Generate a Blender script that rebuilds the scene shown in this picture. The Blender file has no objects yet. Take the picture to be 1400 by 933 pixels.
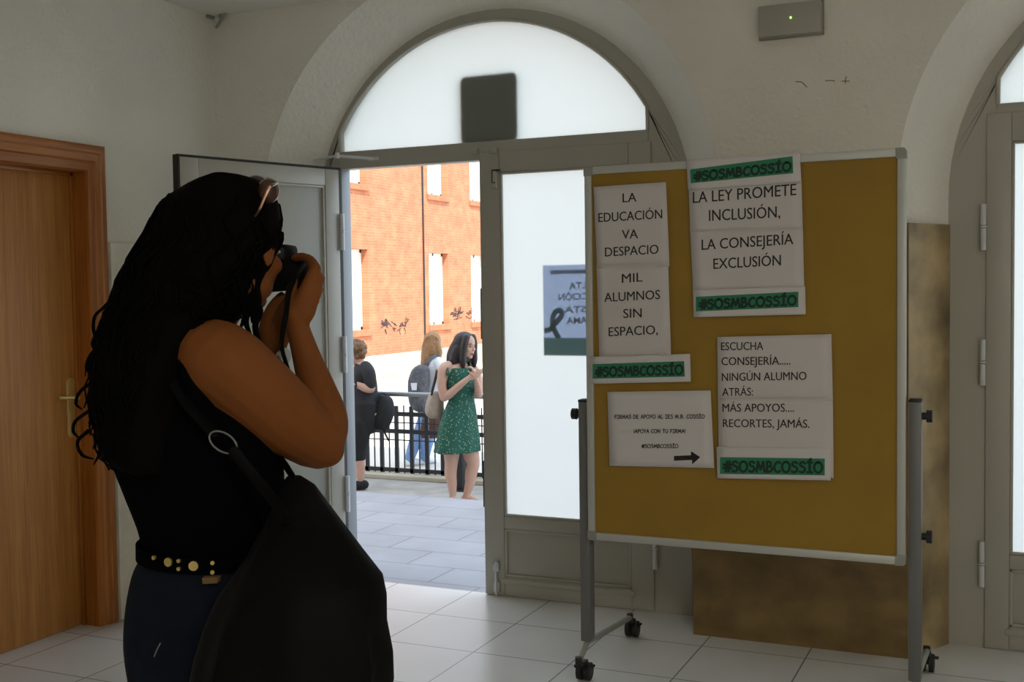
import bpy, bmesh, math, random
from mathutils import Vector, Matrix
random.seed(7)
S = bpy.context.scene
C = S.collection
PI = math.pi
V = Vector

# ------------------------------------------------------------------ camera
F_PX, W_PX, H_PX = 1550.0, 1400.0, 933.0
CAM = V((0, 0, 1.45))
ROLL = math.radians(-0.7992); PITCH = math.radians(2.5758); YAW = math.radians(24.3148)
def _unroll(x, y):
    dx, dy = x - W_PX/2, y - H_PX/2
    c, s = math.cos(-ROLL), math.sin(-ROLL)
    return dx*c - dy*s, dx*s + dy*c
def ray(x, y):
    u, v = _unroll(x, y)
    cp, sp = math.cos(PITCH), math.sin(PITCH)
    d = V((u, F_PX*cp - v*sp, -F_PX*sp - v*cp))
    c, s = math.cos(YAW), math.sin(YAW)
    return V((c*d.x - s*d.y, s*d.x + c*d.y, d.z))
FWD = ray(W_PX/2, H_PX/2).normalized()
RGT = (ray(W_PX/2+1, H_PX/2) - ray(W_PX/2, H_PX/2)).normalized()
UPV = RGT.cross(FWD).normalized()
HR = V((RGT.x, RGT.y, 0)).normalized()      # level right / level away, for laying out people
HF = V((FWD.x, FWD.y, 0)).normalized()
def on(x, y, axis, val):                     # point of a plane seen at a pixel of the photograph
    d = ray(x, y); return CAM + d*((val - CAM[axis])/d[axis])
def at(x, y, dep):                           # point at a distance along the view
    d = ray(x, y); return CAM + d*(dep/d.dot(FWD))
cd = bpy.data.cameras.new('camera_view'); cam = bpy.data.objects.new('camera_view', cd); C.objects.link(cam)
cd.sensor_width = 36; cd.lens = F_PX/W_PX*36; cd.clip_end = 200
m3 = Matrix((RGT, UPV, -FWD)).transposed()
cam.matrix_world = Matrix.Translation(CAM) @ m3.to_4x4()
S.camera = cam

# ------------------------------------------------------------------ light
S.view_settings.view_transform = 'Standard'; S.view_settings.look = 'None'
S.view_settings.exposure = 0.0; S.view_settings.gamma = 1.0; S.view_settings.use_curve_mapping = False
w = bpy.data.worlds.new('sky'); S.world = w; w.use_nodes = True
bg = w.node_tree.nodes['Background']; bg.inputs[0].default_value = (0.74, 0.87, 1.0, 1); bg.inputs[1].default_value = 2.35
sl = bpy.data.lights.new('sun', 'SUN'); sl.energy = 7.0; sl.angle = math.radians(0.6); sl.color = (1.0, 0.95, 0.87)
so = bpy.data.objects.new('sun', sl); C.objects.link(so)
sd = V((-0.6*math.cos(math.radians(50)), 0.8*math.cos(math.radians(50)), -math.sin(math.radians(50))))
so.rotation_euler = sd.to_track_quat('-Z', 'Y').to_euler(); so.location = (6, -10, 20)
def area(name, loc, sx, sy, power, col, rot=(0, 0, 0)):
    l = bpy.data.lights.new(name, 'AREA'); l.shape = 'RECTANGLE'; l.size = sx; l.size_y = sy; l.energy = power; l.color = col
    o = bpy.data.objects.new(name, l); C.objects.link(o); o.location = loc; o.rotation_euler = rot
    return o
area('room_fill', (1.6, -0.8, 2.80), 1.2, 0.6, 71, (1.0, 0.93, 0.81))  # added fill light with no fixture, lifts the walls and board

# ------------------------------------------------------------------ materials
def nodes(m):
    m.use_nodes = True; nt = m.node_tree
    return nt, nt.nodes['Principled BSDF']
def mat(name, col, rough=0.6, metal=0.0, var=0.0, vscale=8.0, bump=0.0, bscale=60.0, spec=0.5, stretch=None, sheen=0):
    m = bpy.data.materials.new(name); nt, b = nodes(m); N = nt.nodes.new; L = nt.links.new
    b.inputs['Base Color'].default_value = (*col, 1); b.inputs['Roughness'].default_value = rough
    b.inputs['Metallic'].default_value = metal; b.inputs['Specular IOR Level'].default_value = spec
    tc = N('ShaderNodeTexCoord'); mp = N('ShaderNodeMapping'); L(tc.outputs['Object'], mp.inputs[0])
    if stretch: mp.inputs['Scale'].default_value = stretch
    if var > 0:
        n = N('ShaderNodeTexNoise'); n.inputs['Scale'].default_value = vscale; n.inputs['Detail'].default_value = 5
        L(mp.outputs[0], n.inputs['Vector'])
        r = N('ShaderNodeValToRGB'); L(n.outputs['Fac'], r.inputs[0])
        r.color_ramp.elements[0].position = 0.3; r.color_ramp.elements[1].position = 0.7
        r.color_ramp.elements[0].color = (*[max(0, c*(1-var)) for c in col], 1)
        r.color_ramp.elements[1].color = (*[min(1, c*(1+var)) for c in col], 1)
        L(r.outputs[0], b.inputs['Base Color'])
    if bump > 0:
        n = N('ShaderNodeTexNoise'); n.inputs['Scale'].default_value = bscale; n.inputs['Detail'].default_value = 3
        L(mp.outputs[0], n.inputs['Vector'])
        bp = N('ShaderNodeBump'); bp.inputs['Strength'].default_value = bump; bp.inputs['Distance'].default_value = 0.01
        L(n.outputs['Fac'], bp.inputs['Height']); L(bp.outputs[0], b.inputs['Normal'])
    return m
def tile_mat(name, col, grout, w_, h_, off, ox, oy, mortar, rough, var=0.04, axes='XY', c2=None, bump=0.0):
    m = bpy.data.materials.new(name); nt, b = nodes(m); N = nt.nodes.new; L = nt.links.new
    tc = N('ShaderNodeTexCoord'); sep = N('ShaderNodeSeparateXYZ'); cmb = N('ShaderNodeCombineXYZ')
    L(tc.outputs['Object'], sep.inputs[0])
    L(sep.outputs['XYZ'.index(axes[0])], cmb.inputs[0]); L(sep.outputs['XYZ'.index(axes[1])], cmb.inputs[1])
    mp = N('ShaderNodeMapping'); mp.inputs['Location'].default_value = (-ox, -oy, 0); L(cmb.outputs[0], mp.inputs[0])
    br = N('ShaderNodeTexBrick'); L(mp.outputs[0], br.inputs['Vector'])
    br.offset = off; br.inputs['Scale'].default_value = 1.0
    br.inputs['Color1'].default_value = (*col, 1); br.inputs['Color2'].default_value = (*(c2 or [c*(1-var) for c in col]), 1)
    br.inputs['Mortar'].default_value = (*grout, 1)
    br.inputs['Mortar Size'].default_value = mortar; br.inputs['Mortar Smooth'].default_value = 0.1; br.inputs['Bias'].default_value = 0
    br.inputs['Brick Width'].default_value = w_; br.inputs['Row Height'].default_value = h_
    n = N('ShaderNodeTexNoise'); n.inputs['Scale'].default_value = 3.0; n.inputs['Detail'].default_value = 6; L(cmb.outputs[0], n.inputs['Vector'])
    mx = N('ShaderNodeMix'); mx.data_type = 'RGBA'; mx.blend_type = 'MULTIPLY'; mx.inputs[0].default_value = 1.0
    rr = N('ShaderNodeValToRGB'); rr.color_ramp.elements[0].color = (1-2*var, 1-2*var, 1-2*var, 1); rr.color_ramp.elements[1].color = (1, 1, 1, 1)
    rr.color_ramp.elements[0].position = 0.3; rr.color_ramp.elements[1].position = 0.7
    L(n.outputs['Fac'], rr.inputs[0]); L(br.outputs['Color'], mx.inputs[6]); L(rr.outputs[0], mx.inputs[7]); L(mx.outputs[2], b.inputs['Base Color'])
    b.inputs['Roughness'].default_value = rough
    bp = N('ShaderNodeBump'); bp.invert = True; bp.inputs['Strength'].default_value = 0.4; bp.inputs['Distance'].default_value = 0.003
    L(br.outputs['Fac'], bp.inputs['Height']); L(bp.outputs[0], b.inputs['Normal'])
    return m
def wood_mat(name, c1, c2, rough=0.35, scale=18.0, axis='Y'):
    m = bpy.data.materials.new(name); nt, b = nodes(m); N = nt.nodes.new; L = nt.links.new
    tc = N('ShaderNodeTexCoord'); mp = N('ShaderNodeMapping'); L(tc.outputs['Object'], mp.inputs[0])
    mp.inputs['Scale'].default_value = (1, 1, 0.035) if axis != 'H' else (1, 0.035, 1)
    n = N('ShaderNodeTexNoise'); n.inputs['Scale'].default_value = scale; n.inputs['Detail'].default_value = 6; n.inputs['Roughness'].default_value = 0.65
    L(mp.outputs[0], n.inputs['Vector'])
    n2 = N('ShaderNodeTexNoise'); n2.inputs['Scale'].default_value = scale*5; n2.inputs['Detail'].default_value = 2; L(mp.outputs[0], n2.inputs['Vector'])
    ad = N('ShaderNodeMath'); ad.operation = 'MULTIPLY_ADD'; ad.inputs[1].default_value = 0.45; L(n2.outputs['Fac'], ad.inputs[0]); L(n.outputs['Fac'], ad.inputs[2])
    r = N('ShaderNodeValToRGB'); L(ad.outputs[0], r.inputs[0])
    r.color_ramp.elements[0].position = 0.55; r.color_ramp.elements[1].position = 0.9
    r.color_ramp.elements[0].color = (*c2, 1); r.color_ramp.elements[1].color = (*c1, 1)
    L(r.outputs[0], b.inputs['Base Color']); b.inputs['Roughness'].default_value = rough
    return m
def glass_frost(name, col, trans=0.85):
    m = bpy.data.materials.new(name); nt, b = nodes(m); N = nt.nodes.new; L = nt.links.new
    out = nt.nodes['Material Output']; nt.nodes.remove(b)
    t = N('ShaderNodeBsdfTranslucent'); t.inputs[0].default_value = (*col, 1)
    d = N('ShaderNodeBsdfDiffuse'); d.inputs[0].default_value = (*[c*0.9 for c in col], 1)
    g = N('ShaderNodeBsdfGlossy'); g.inputs['Roughness'].default_value = 0.25; g.inputs[0].default_value = (1, 1, 1, 1)
    m1 = N('ShaderNodeMixShader'); m1.inputs[0].default_value = trans; L(d.outputs[0], m1.inputs[1]); L(t.outputs[0], m1.inputs[2])
    m2 = N('ShaderNodeMixShader'); m2.inputs[0].default_value = 0.04; L(m1.outputs[0], m2.inputs[1]); L(g.outputs[0], m2.inputs[2])
    L(m2.outputs[0], out.inputs[0]); return m
def dress_mat():
    m = bpy.data.materials.new('green_print'); nt, b = nodes(m); N = nt.nodes.new; L = nt.links.new
    tc = N('ShaderNodeTexCoord'); v = N('ShaderNodeTexVoronoi'); v.inputs['Scale'].default_value = 46; L(tc.outputs['Object'], v.inputs['Vector'])
    r = N('ShaderNodeValToRGB'); L(v.outputs['Distance'], r.inputs[0])
    e = r.color_ramp.elements; e[0].position = 0.0; e[0].color = (0.55, 0.55, 0.38, 1); e[1].position = 0.27; e[1].color = (0.008, 0.085, 0.058, 1)
    k = r.color_ramp.elements.new(0.17); k.color = (0.35, 0.4, 0.25, 1)
    n = N('ShaderNodeTexNoise'); n.inputs['Scale'].default_value = 9; L(tc.outputs['Object'], n.inputs['Vector'])
    r2 = N('ShaderNodeValToRGB'); L(n.outputs['Fac'], r2.inputs[0]); r2.color_ramp.elements[0].position = 0.45; r2.color_ramp.elements[1].position = 0.55
    mx = N('ShaderNodeMix'); mx.data_type = 'RGBA'; L(r2.outputs[0], mx.inputs[0])
    mx.inputs[6].default_value = (0.012, 0.12, 0.08, 1); L(r.outputs[0], mx.inputs[7])
    L(r.outputs[0], b.inputs['Base Color']); b.inputs['Roughness'].default_value = 0.8
    return m
M = {}
M['plaster'] = mat('plaster', (0.84, 0.82, 0.75), 0.85, var=0.05, vscale=2.0, bump=0.6, bscale=45)
M['plaster_smooth'] = mat('plaster_smooth', (0.84, 0.82, 0.76), 0.8, var=0.04, vscale=2.0, bump=0.25, bscale=30)
M['ceiling'] = mat('ceiling_paint', (0.85, 0.84, 0.79), 0.9)
M['floor'] = tile_mat('floor_tiles', (0.74, 0.74, 0.72), (0.16, 0.16, 0.15), 0.4125, 0.4125, 0.0, -2.005+0.4125*20*0, 4.02, 0.0028, 0.3, var=0.04)
M['paving'] = tile_mat('paving_slabs', (0.40, 0.40, 0.44), (0.27, 0.27, 0.30), 0.58, 0.295, 0.5, -2.71, 5.23, 0.006, 0.75, var=0.08)
M['gravel'] = mat('lower_paving', (0.40, 0.38, 0.35), 0.9, var=0.15, vscale=5)
M['yard'] = mat('yard_concrete', (0.60, 0.58, 0.52), 0.9, var=0.06, vscale=0.6)
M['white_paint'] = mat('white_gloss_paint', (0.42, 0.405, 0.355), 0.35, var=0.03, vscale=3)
M['alu_paint'] = mat('grey_white_paint', (0.62, 0.64, 0.66), 0.4)
M['jamb_grey'] = mat('grey_jamb_paint', (0.26, 0.28, 0.30), 0.4)
M['seal'] = mat('black_seal', (0.012, 0.012, 0.012), 0.7)
M['frost'] = glass_frost('frosted_glass', (0.905, 0.91, 0.885), 0.90)
M['door_wood'] = wood_mat('door_wood', (0.55, 0.245, 0.055), (0.37, 0.145, 0.025), 0.5, 26)
M['casing_wood'] = wood_mat('casing_wood', (0.48, 0.175, 0.03), (0.29, 0.095, 0.015), 0.35, 30)
M['casing_wood_h'] = wood_mat('casing_wood_across', (0.48, 0.175, 0.03), (0.29, 0.095, 0.015), 0.35, 30, 'H')
M['brass'] = mat('brass', (0.62, 0.46, 0.17), 0.35, 0.75)
M['steel'] = mat('steel', (0.55, 0.55, 0.55), 0.35, 1.0)
M['marble_shaded'] = mat('shaded_marble', (0.20, 0.130, 0.045), 0.45, var=0.35, vscale=5, stretch=(1, 1, 1.6))  # wainscot marble with the pier's shade put into its colour
M['marble_side'] = mat('lit_stained_marble', (0.36, 0.27, 0.14), 0.4, var=0.6, vscale=4)  # real stains, plus a paler base painting in light on the reveal
M['marble_lit'] = mat('lit_marble', (0.82, 0.78, 0.66), 0.35, var=0.15, vscale=5)  # same marble, colour lightened for daylight from the open door
M['grey_metal'] = mat('grey_metal_paint', (0.16, 0.165, 0.165), 0.45, 0.2)
M['alu'] = mat('aluminium', (0.50, 0.51, 0.49), 0.45, 0.35)
M['grey_plastic'] = mat('grey_plastic', (0.30, 0.31, 0.28), 0.5)
M['black_plastic'] = mat('black_plastic', (0.012, 0.012, 0.013), 0.5)
M['camera_black'] = mat('camera_black', (0.004, 0.004, 0.0045), 0.6, spec=0.12)
M['felt'] = mat('yellow_board', (0.30, 0.178, 0.020), 0.8, var=0.08, vscale=4, bump=0.1, bscale=300)
M['paper'] = mat('white_paper', (0.60, 0.57, 0.57), 0.8)
M['paper2'] = mat('white_paper_bright', (0.62, 0.60, 0.61), 0.8)
M['ink'] = mat('black_ink', (0.012, 0.012, 0.012), 0.7)
M['green_ink'] = mat('green_ink', (0.02, 0.20, 0.10), 0.7)
M['dark_green_ink'] = mat('dark_ink_on_green', (0.006, 0.03, 0.02), 0.7)
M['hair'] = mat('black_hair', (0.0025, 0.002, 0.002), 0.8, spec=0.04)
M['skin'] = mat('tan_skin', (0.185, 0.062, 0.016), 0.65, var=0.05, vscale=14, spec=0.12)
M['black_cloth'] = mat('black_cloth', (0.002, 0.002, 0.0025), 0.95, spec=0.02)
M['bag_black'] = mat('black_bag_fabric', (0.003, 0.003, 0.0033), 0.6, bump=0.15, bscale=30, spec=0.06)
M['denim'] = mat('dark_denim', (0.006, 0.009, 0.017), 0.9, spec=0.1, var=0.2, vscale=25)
M['brown_lens'] = mat('brown_lens', (0.05, 0.018, 0.008), 0.15)
M['brown_patch'] = mat('tan_leather_patch', (0.16, 0.09, 0.025), 0.7)
M['rose_gold'] = mat('rose_metal', (0.75, 0.45, 0.33), 0.3, 0.9)
M['skin_fair'] = mat('fair_skin', (0.55, 0.33, 0.25), 0.55, var=0.04, vscale=14)
M['lip'] = mat('lips', (0.36, 0.12, 0.10), 0.5)
M['eye_white'] = mat('eye_white', (0.32, 0.29, 0.27), 0.5)
M['eye_dark'] = mat('eye_dark', (0.03, 0.018, 0.01), 0.2)
M['hair_dark'] = mat('dark_brown_hair', (0.018, 0.010, 0.010), 0.5)
M['hair_brown'] = mat('curly_brown_hair', (0.16, 0.08, 0.033), 0.6, var=0.4, vscale=40)
M['hair_blonde'] = mat('blonde_hair', (0.33, 0.175, 0.075), 0.55, var=0.4, vscale=30, stretch=(6, 6, 0.6))
M['dress'] = dress_mat()
M['taupe'] = mat('taupe_leather', (0.34, 0.28, 0.22), 0.5, var=0.12, vscale=20)
M['dark_tee'] = mat('black_tee', (0.022, 0.022, 0.026), 0.85)
M['dark_pants'] = mat('black_trousers', (0.012, 0.012, 0.014), 0.85)
M['white_shirt'] = mat('white_shirt', (0.80, 0.82, 0.88), 0.8)
M['jeans_blue'] = mat('blue_jeans', (0.20, 0.34, 0.62), 0.8, var=0.15, vscale=20)
M['grey_pack'] = mat('grey_backpack', (0.10, 0.10, 0.115), 0.7, var=0.4, vscale=20)
M['brown_bag'] = mat('brown_leather', (0.085, 0.03, 0.02), 0.6)
M['fence_iron'] = mat('fence_iron', (0.035, 0.036, 0.040), 0.5, 0.3)
M['rail_grey'] = mat('rail_grey', (0.30, 0.31, 0.33), 0.4, 0.4)
M['brick'] = tile_mat('brick', (0.63, 0.24, 0.125), (0.64, 0.285, 0.165), 0.25, 0.065, 0.5, 0, 0, 0.006, 0.9, var=0.16, axes='YZ', c2=(0.58, 0.205, 0.10))
M['brick_sill'] = mat('brick_sill', (0.50, 0.18, 0.09), 0.9, var=0.15, vscale=6)
M['stone'] = mat('plinth_stone', (0.52, 0.46, 0.36), 0.9, var=0.2, vscale=1.2)
M['kerb_yellow'] = mat('kerb_stone', (0.72, 0.62, 0.38), 0.9)
M['blind'] = mat('white_blind', (0.85, 0.84, 0.80), 0.8)
M['school_ext'] = mat('school_render', (0.55, 0.48, 0.40), 0.9)
M['green_led'] = bpy.data.materials.new('green_led'); _nt, _b = nodes(M['green_led'])
_b.inputs['Emission Color'].default_value = (0.3, 1, 0.1, 1); _b.inputs['Emission Strength'].default_value = 3
def paper_translucent(name, col):
    m = bpy.data.materials.new(name); nt, b = nodes(m); N = nt.nodes.new; L = nt.links.new
    t = N('ShaderNodeBsdfTranslucent'); t.inputs[0].default_value = (*col, 1)
    mx = N('ShaderNodeMixShader'); mx.inputs[0].default_value = 0.6
    L(b.outputs[0], mx.inputs[1]); L(t.outputs[0], mx.inputs[2]); L(mx.outputs[0], nt.nodes['Material Output'].inputs[0])
    b.inputs['Base Color'].default_value = (*col, 1); return m
M['poster_paper'] = paper_translucent('poster_paper', (0.76, 0.84, 1.0))
M['poster_teal'] = paper_translucent('poster_teal', (0.30, 0.58, 0.53))
M['poster_grey'] = paper_translucent('poster_faint_print', (0.40, 0.45, 0.58))
M['poster_dark'] = paper_translucent('poster_dark_print', (0.10, 0.18, 0.17))

# ------------------------------------------------------------------ helpers
def tag(o, label=None, cat=None, group=None, kind=None):
    if label: o['label'] = label
    if cat: o['category'] = cat
    if group: o['group'] = group
    if kind: o['kind'] = kind
    return o
def empty(name, loc, label, cat, group=None):
    o = bpy.data.objects.new(name, None); C.objects.link(o); o.location = loc; o.empty_display_size = 0.1
    return tag(o, label, cat, group)
def base_of(p):
    o = V((0, 0, 0))
    while p is not None: o += V(p.location); p = p.parent
    return o
def link(name, me, mats, parent=None, origin=None, smooth=None):
    if not isinstance(mats, (list, tuple)): mats = [mats]
    for m_ in mats: me.materials.append(M[m_] if isinstance(m_, str) else m_)
    o = bpy.data.objects.new(name, me); C.objects.link(o)
    b = base_of(parent)
    if origin is not None:
        o.location = V(origin) - b; b = V(origin)
    if b.length > 0: me.transform(Matrix.Translation(-b))
    if parent is not None: o.parent = parent
    if smooth is not None:
        for p in me.polygons: p.use_smooth = True
        if smooth < 180: me.set_sharp_from_angle(angle=math.radians(smooth))
    return o
def obj(name, bm, mats, parent=None, origin=None, smooth=None, recalc=True):
    if recalc: bmesh.ops.recalc_face_normals(bm, faces=bm.faces)
    me = bpy.data.meshes.new(name); bm.to_mesh(me); bm.free()
    return link(name, me, mats, parent, origin, smooth)
def struct(name, bm, mats, smooth=None, recalc=True):
    o = obj(name, bm, mats, None, None, smooth, recalc); o['kind'] = 'structure'; return o
def BM(): return bmesh.new()
def box(bm, a, b, bev=0.0, mi=0, mtx=None):
    a, b = V(a), V(b)
    lo = V([min(a[i], b[i]) for i in range(3)]); hi = V([max(a[i], b[i]) for i in range(3)])
    vs = [bm.verts.new((x, y, z)) for x in (lo.x, hi.x) for y in (lo.y, hi.y) for z in (lo.z, hi.z)]
    fs = [bm.faces.new([vs[i] for i in q]) for q in ((0,1,3,2),(4,6,7,5),(0,4,5,1),(2,3,7,6),(0,2,6,4),(1,5,7,3))]
    for f in fs: f.material_index = mi
    geom = vs
    if bev > 0:
        ed = list({e for f in fs for e in f.edges})
        r = bmesh.ops.bevel(bm, geom=ed, offset=bev, segments=2, affect='EDGES', profile=0.5, clamp_overlap=True)
        geom = list({v for f in r['faces'] for v in f.verts} | {v for v in vs if v.is_valid})
        for f in r['faces']: f.material_index = mi
    if mtx is not None: bmesh.ops.transform(bm, matrix=mtx, verts=geom)
    return geom
def ngon(bm, pts, mi=0):
    f = bm.faces.new([bm.verts.new(p) for p in pts]); f.material_index = mi; return f
def prism(bm, pts, ext, mi=0):               # polygon pushed along ext
    ext = V(ext); a = [bm.verts.new(p) for p in pts]; b = [bm.verts.new(V(p)+ext) for p in pts]; n = len(pts)
    fs = [bm.faces.new(a), bm.faces.new(b[::-1])] + [bm.faces.new((a[i], a[(i+1) % n], b[(i+1) % n], b[i])) for i in range(n)]
    for f in fs: f.material_index = mi
def smoothpath(pts, sub=4):                  # Catmull-Rom through tuples of any size
    if len(pts) < 3: return [tuple(p) for p in pts]
    out = []
    n = len(pts)
    for i in range(n-1):
        p0 = pts[max(i-1, 0)]; p1 = pts[i]; p2 = pts[i+1]; p3 = pts[min(i+2, n-1)]
        for k in range(sub):
            t = k/sub
            out.append(tuple(0.5*((2*b) + (-a+c)*t + (2*a-5*b+4*c-d)*t*t + (-a+3*b-3*c+d)*t**3) for a, b, c, d in zip(p0, p1, p2, p3)))
    out.append(tuple(pts[-1])); return out
def rings(bm, rs, cap=True, mi=0):           # list of lists of points -> skin
    vr = [[bm.verts.new(p) for p in r] for r in rs]; n = len(vr[0])
    for a, b in zip(vr, vr[1:]):
        for i in range(n):
            f = bm.faces.new((a[i], a[(i+1) % n], b[(i+1) % n], b[i])); f.material_index = mi
    if cap:
        bm.faces.new(vr[0][::-1]).material_index = mi; bm.faces.new(vr[-1]).material_index = mi
def tube(bm, pts, r, seg=8, sub=0, flat=None, mi=0):   # tube through points; r number or list; round ends
    P4 = []
    n = len(pts)
    for i, p in enumerate(pts):
        rr = r[i] if isinstance(r, (list, tuple)) else r
        P4.append((p[0], p[1], p[2], rr))
    if sub: P4 = smoothpath(P4, sub)
    ps = [V(p[:3]) for p in P4]; rs_ = [max(p[3], 1e-4) for p in P4]
    t0 = (ps[1]-ps[0]).normalized(); ref = V((0, 0, 1)) if abs(t0.z) < 0.9 else V((1, 0, 0))
    u = (ref - t0*ref.dot(t0)).normalized()
    out = []
    for i, p in enumerate(ps):
        t = (ps[min(i+1, len(ps)-1)] - ps[max(i-1, 0)])
        t = t.normalized() if t.length > 1e-9 else t0
        u = (u - t*u.dot(t))
        u = u.normalized() if u.length > 1e-6 else t.orthogonal().normalized()
        v = t.cross(u)
        f = flat or 1.0
        def ring(c, s): return [c + u*(math.cos(2*PI*k/seg)*s) + v*(math.sin(2*PI*k/seg)*s*f) for k in range(seg)]
        R = rs_[i]
        if i == 0: out += [ring(p - t*R*0.92, R*0.35), ring(p - t*R*0.6, R*0.78)]
        out.append(ring(p, R))
        if i == len(ps)-1: out += [ring(p + t*R*0.6, R*0.78), ring(p + t*R*0.92, R*0.35)]
    rings(bm, out, True, mi)
def loft(bm, rs, A, B, seg=28, sub=3, wave=None):      # rs: (x,y,z,a,b) ellipses with axes A,B
    out = []
    P = smoothpath(rs, sub)
    for j, (x, y, z, a, b) in enumerate(P):
        c = V((x, y, z)); tt = j/(len(P)-1)
        ring = []
        for k in range(seg):
            an = 2*PI*k/seg; s = 1.0
            if wave: s += wave(tt, an)
            ring.append(c + A*(math.cos(an)*a*s) + B*(math.sin(an)*b*s))
        out.append(ring)
    rings(bm, out)
def ell(bm, c, r, mtx=None, seg=16):
    m_ = Matrix.Translation(c) @ Matrix.Diagonal((*r, 1))
    if mtx is not None: m_ = mtx @ m_
    bmesh.ops.create_uvsphere(bm, u_segments=seg, v_segments=seg//2+2, radius=1, matrix=m_)
def cyl(bm, p, q, r, seg=16, r2=None):
    p, q = V(p), V(q); t = (q-p).normalized(); u = t.orthogonal().normalized(); v = t.cross(u)
    r2 = r if r2 is None else r2
    rings(bm, [[c + u*math.cos(2*PI*k/seg)*s + v*math.sin(2*PI*k/seg)*s for k in range(seg)] for c, s in ((p, r), (q, r2))])
def fuse(name, bm, voxel, it, mats, parent=None, origin=None):   # one continuous surface from overlapping volumes
    bmesh.ops.recalc_face_normals(bm, faces=bm.faces)
    me = bpy.data.meshes.new(name+'_raw'); bm.to_mesh(me); bm.free()
    o = bpy.data.objects.new(name+'_raw', me); C.objects.link(o)
    r = o.modifiers.new('r', 'REMESH'); r.mode = 'VOXEL'; r.voxel_size = voxel; r.use_smooth_shade = True
    if it:
        s = o.modifiers.new('s', 'SMOOTH'); s.factor = 0.5; s.iterations = it
    dg = bpy.context.evaluated_depsgraph_get()
    nm = bpy.data.meshes.new_from_object(o.evaluated_get(dg)); nm.name = name
    bpy.data.objects.remove(o); bpy.data.meshes.remove(me)
    nm.materials.clear()
    return link(name, nm, mats, parent, origin, 180)

# ------------------------------------------------------------------ the room
YW, YD, YO = 4.60, 4.83, 5.12        # wall face, door plane, outer face
XL, XR, YB = -3.69, 3.6, -3.2
ZC = 2.83; SPR = 1.79
CX = (-2.28, 0.69)
NA = 40
def arch(cx, R, y, z0=0.0):
    p = [(cx-R, y, z0), (cx-R, y, 0.9)]
    p += [(cx - R*math.cos(PI*k/NA), y, SPR + R*math.sin(PI*k/NA)) for k in range(NA+1)]
    return p + [(cx+R, y, 0.9), (cx+R, y, z0)]
bm = BM()
out = [(XL, YW, 0), (XL, YW, 3.1), (XR, YW, 3.1), (XR, YW, 0)]
for cx in CX[::-1]: out += arch(cx, 1.14, YW)[::-1]
ngon(bm, out)
for cx in CX:
    a, b, c = arch(cx, 1.14, YW), arch(cx, 0.965, YD), arch(cx, 1.04, YO)
    for s, t in ((a, b), (b, c)):
        va = [bm.verts.new(p) for p in s]; vb = [bm.verts.new(p) for p in t]
        for i in range(len(va)-1): bm.faces.new((va[i], va[i+1], vb[i+1], vb[i]))
out = [(-12, YO, 0), (-12, YO, 11.3), (9, YO, 11.3), (9, YO, 0)]
for cx in CX[::-1]: out += arch(cx, 1.04, YO)[::-1]
ngon(bm, out, 1)
ngon(bm, [(-12, YO, 11.3), (-12, YO-0.5, 11.3), (9, YO-0.5, 11.3), (9, YO, 11.3)], 1)
wf = struct('wall_front', bm, ['plaster', 'school_ext'], recalc=False)
for f in wf.data.polygons: pass
# left wall with the recess of the wooden door
DY0, DY1, DZ = 2.80, 3.722, 1.985
bm = BM()
ngon(bm, [(XL, YB, 0), (XL, YB, 3.1), (XL, YO, 3.1), (XL, YO, 0), (XL, DY1, 0), (XL, DY1, DZ), (XL, DY0, DZ), (XL, DY0, 0)])
struct('wall_left', bm, 'plaster', recalc=False)
bm = BM(); ngon(bm, [(XL, YB, 0), (XR, YB, 0), (XR, YB, 3.1), (XL, YB, 3.1)]); struct('wall_back', bm, 'plaster_smooth')
bm = BM(); ngon(bm, [(XR, YB, 0), (XR, YO, 0), (XR, YO, 3.1), (XR, YB, 3.1)]); struct('wall_right', bm, 'plaster_smooth')
bm = BM(); box(bm, (XL-0.3, YB-0.2, ZC), (XR+0.3, YW, ZC+0.2)); struct('ceiling', bm, 'ceiling')
bm = BM(); box(bm, (XL-0.3, YB-0.2, ZC+0.21), (XR+0.3, YO, ZC+0.5)); struct('sun_block_slab', bm, 'ceiling')  # unseen slab above the ceiling, set low to block leaking sun
bm = BM(); box(bm, (XL-0.3, YB-0.2, -0.12), (XR+0.3, 4.85, 0)); struct('floor', bm, 'floor')

# wooden door with its casing
bm = BM()
xr = XL-0.080
box(bm, (xr-0.04, DY0+0.012, 0.004), (xr, DY1-0.012, DZ-0.012), 0.003)
wd = struct('door_1', bm, 'door_wood', 30)
bm = BM()
prof = [(0.0, 0.0), (0.0, 0.022), (0.012, 0.028), (0.028, 0.028), (0.034, 0.022), (0.058, 0.022), (0.064, 0.014), (0.094, 0.012), (0.098, 0.0)]
y0, y1, zt = DY0, DY1, DZ
def casing(bm, y0, y1, zt, sgn):
    rs = []
    for (yy, zz, dy, dz) in ((y1, 0, 1, 0), (y1, zt, 1, 1), (y0, zt, -1, 1), (y0, 0, -1, 0)):
        rs.append([(XL + 0.001 + h, yy + dy*(0.098-d), zz + dz*(0.115-d*1.17)) for d, h in prof])
    vr = [[bm.verts.new(p) for p in r] for r in rs]; n = len(prof)
    for k, (a, b) in enumerate(zip(vr, vr[1:])):
        for i in range(n):
            bm.faces.new((a[i], a[(i+1) % n], b[(i+1) % n], b[i])).material_index = 1 if k == 1 else 0
    bm.faces.new(vr[0]); bm.faces.new(vr[-1])
casing(bm, y0, y1, zt, 1)
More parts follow.
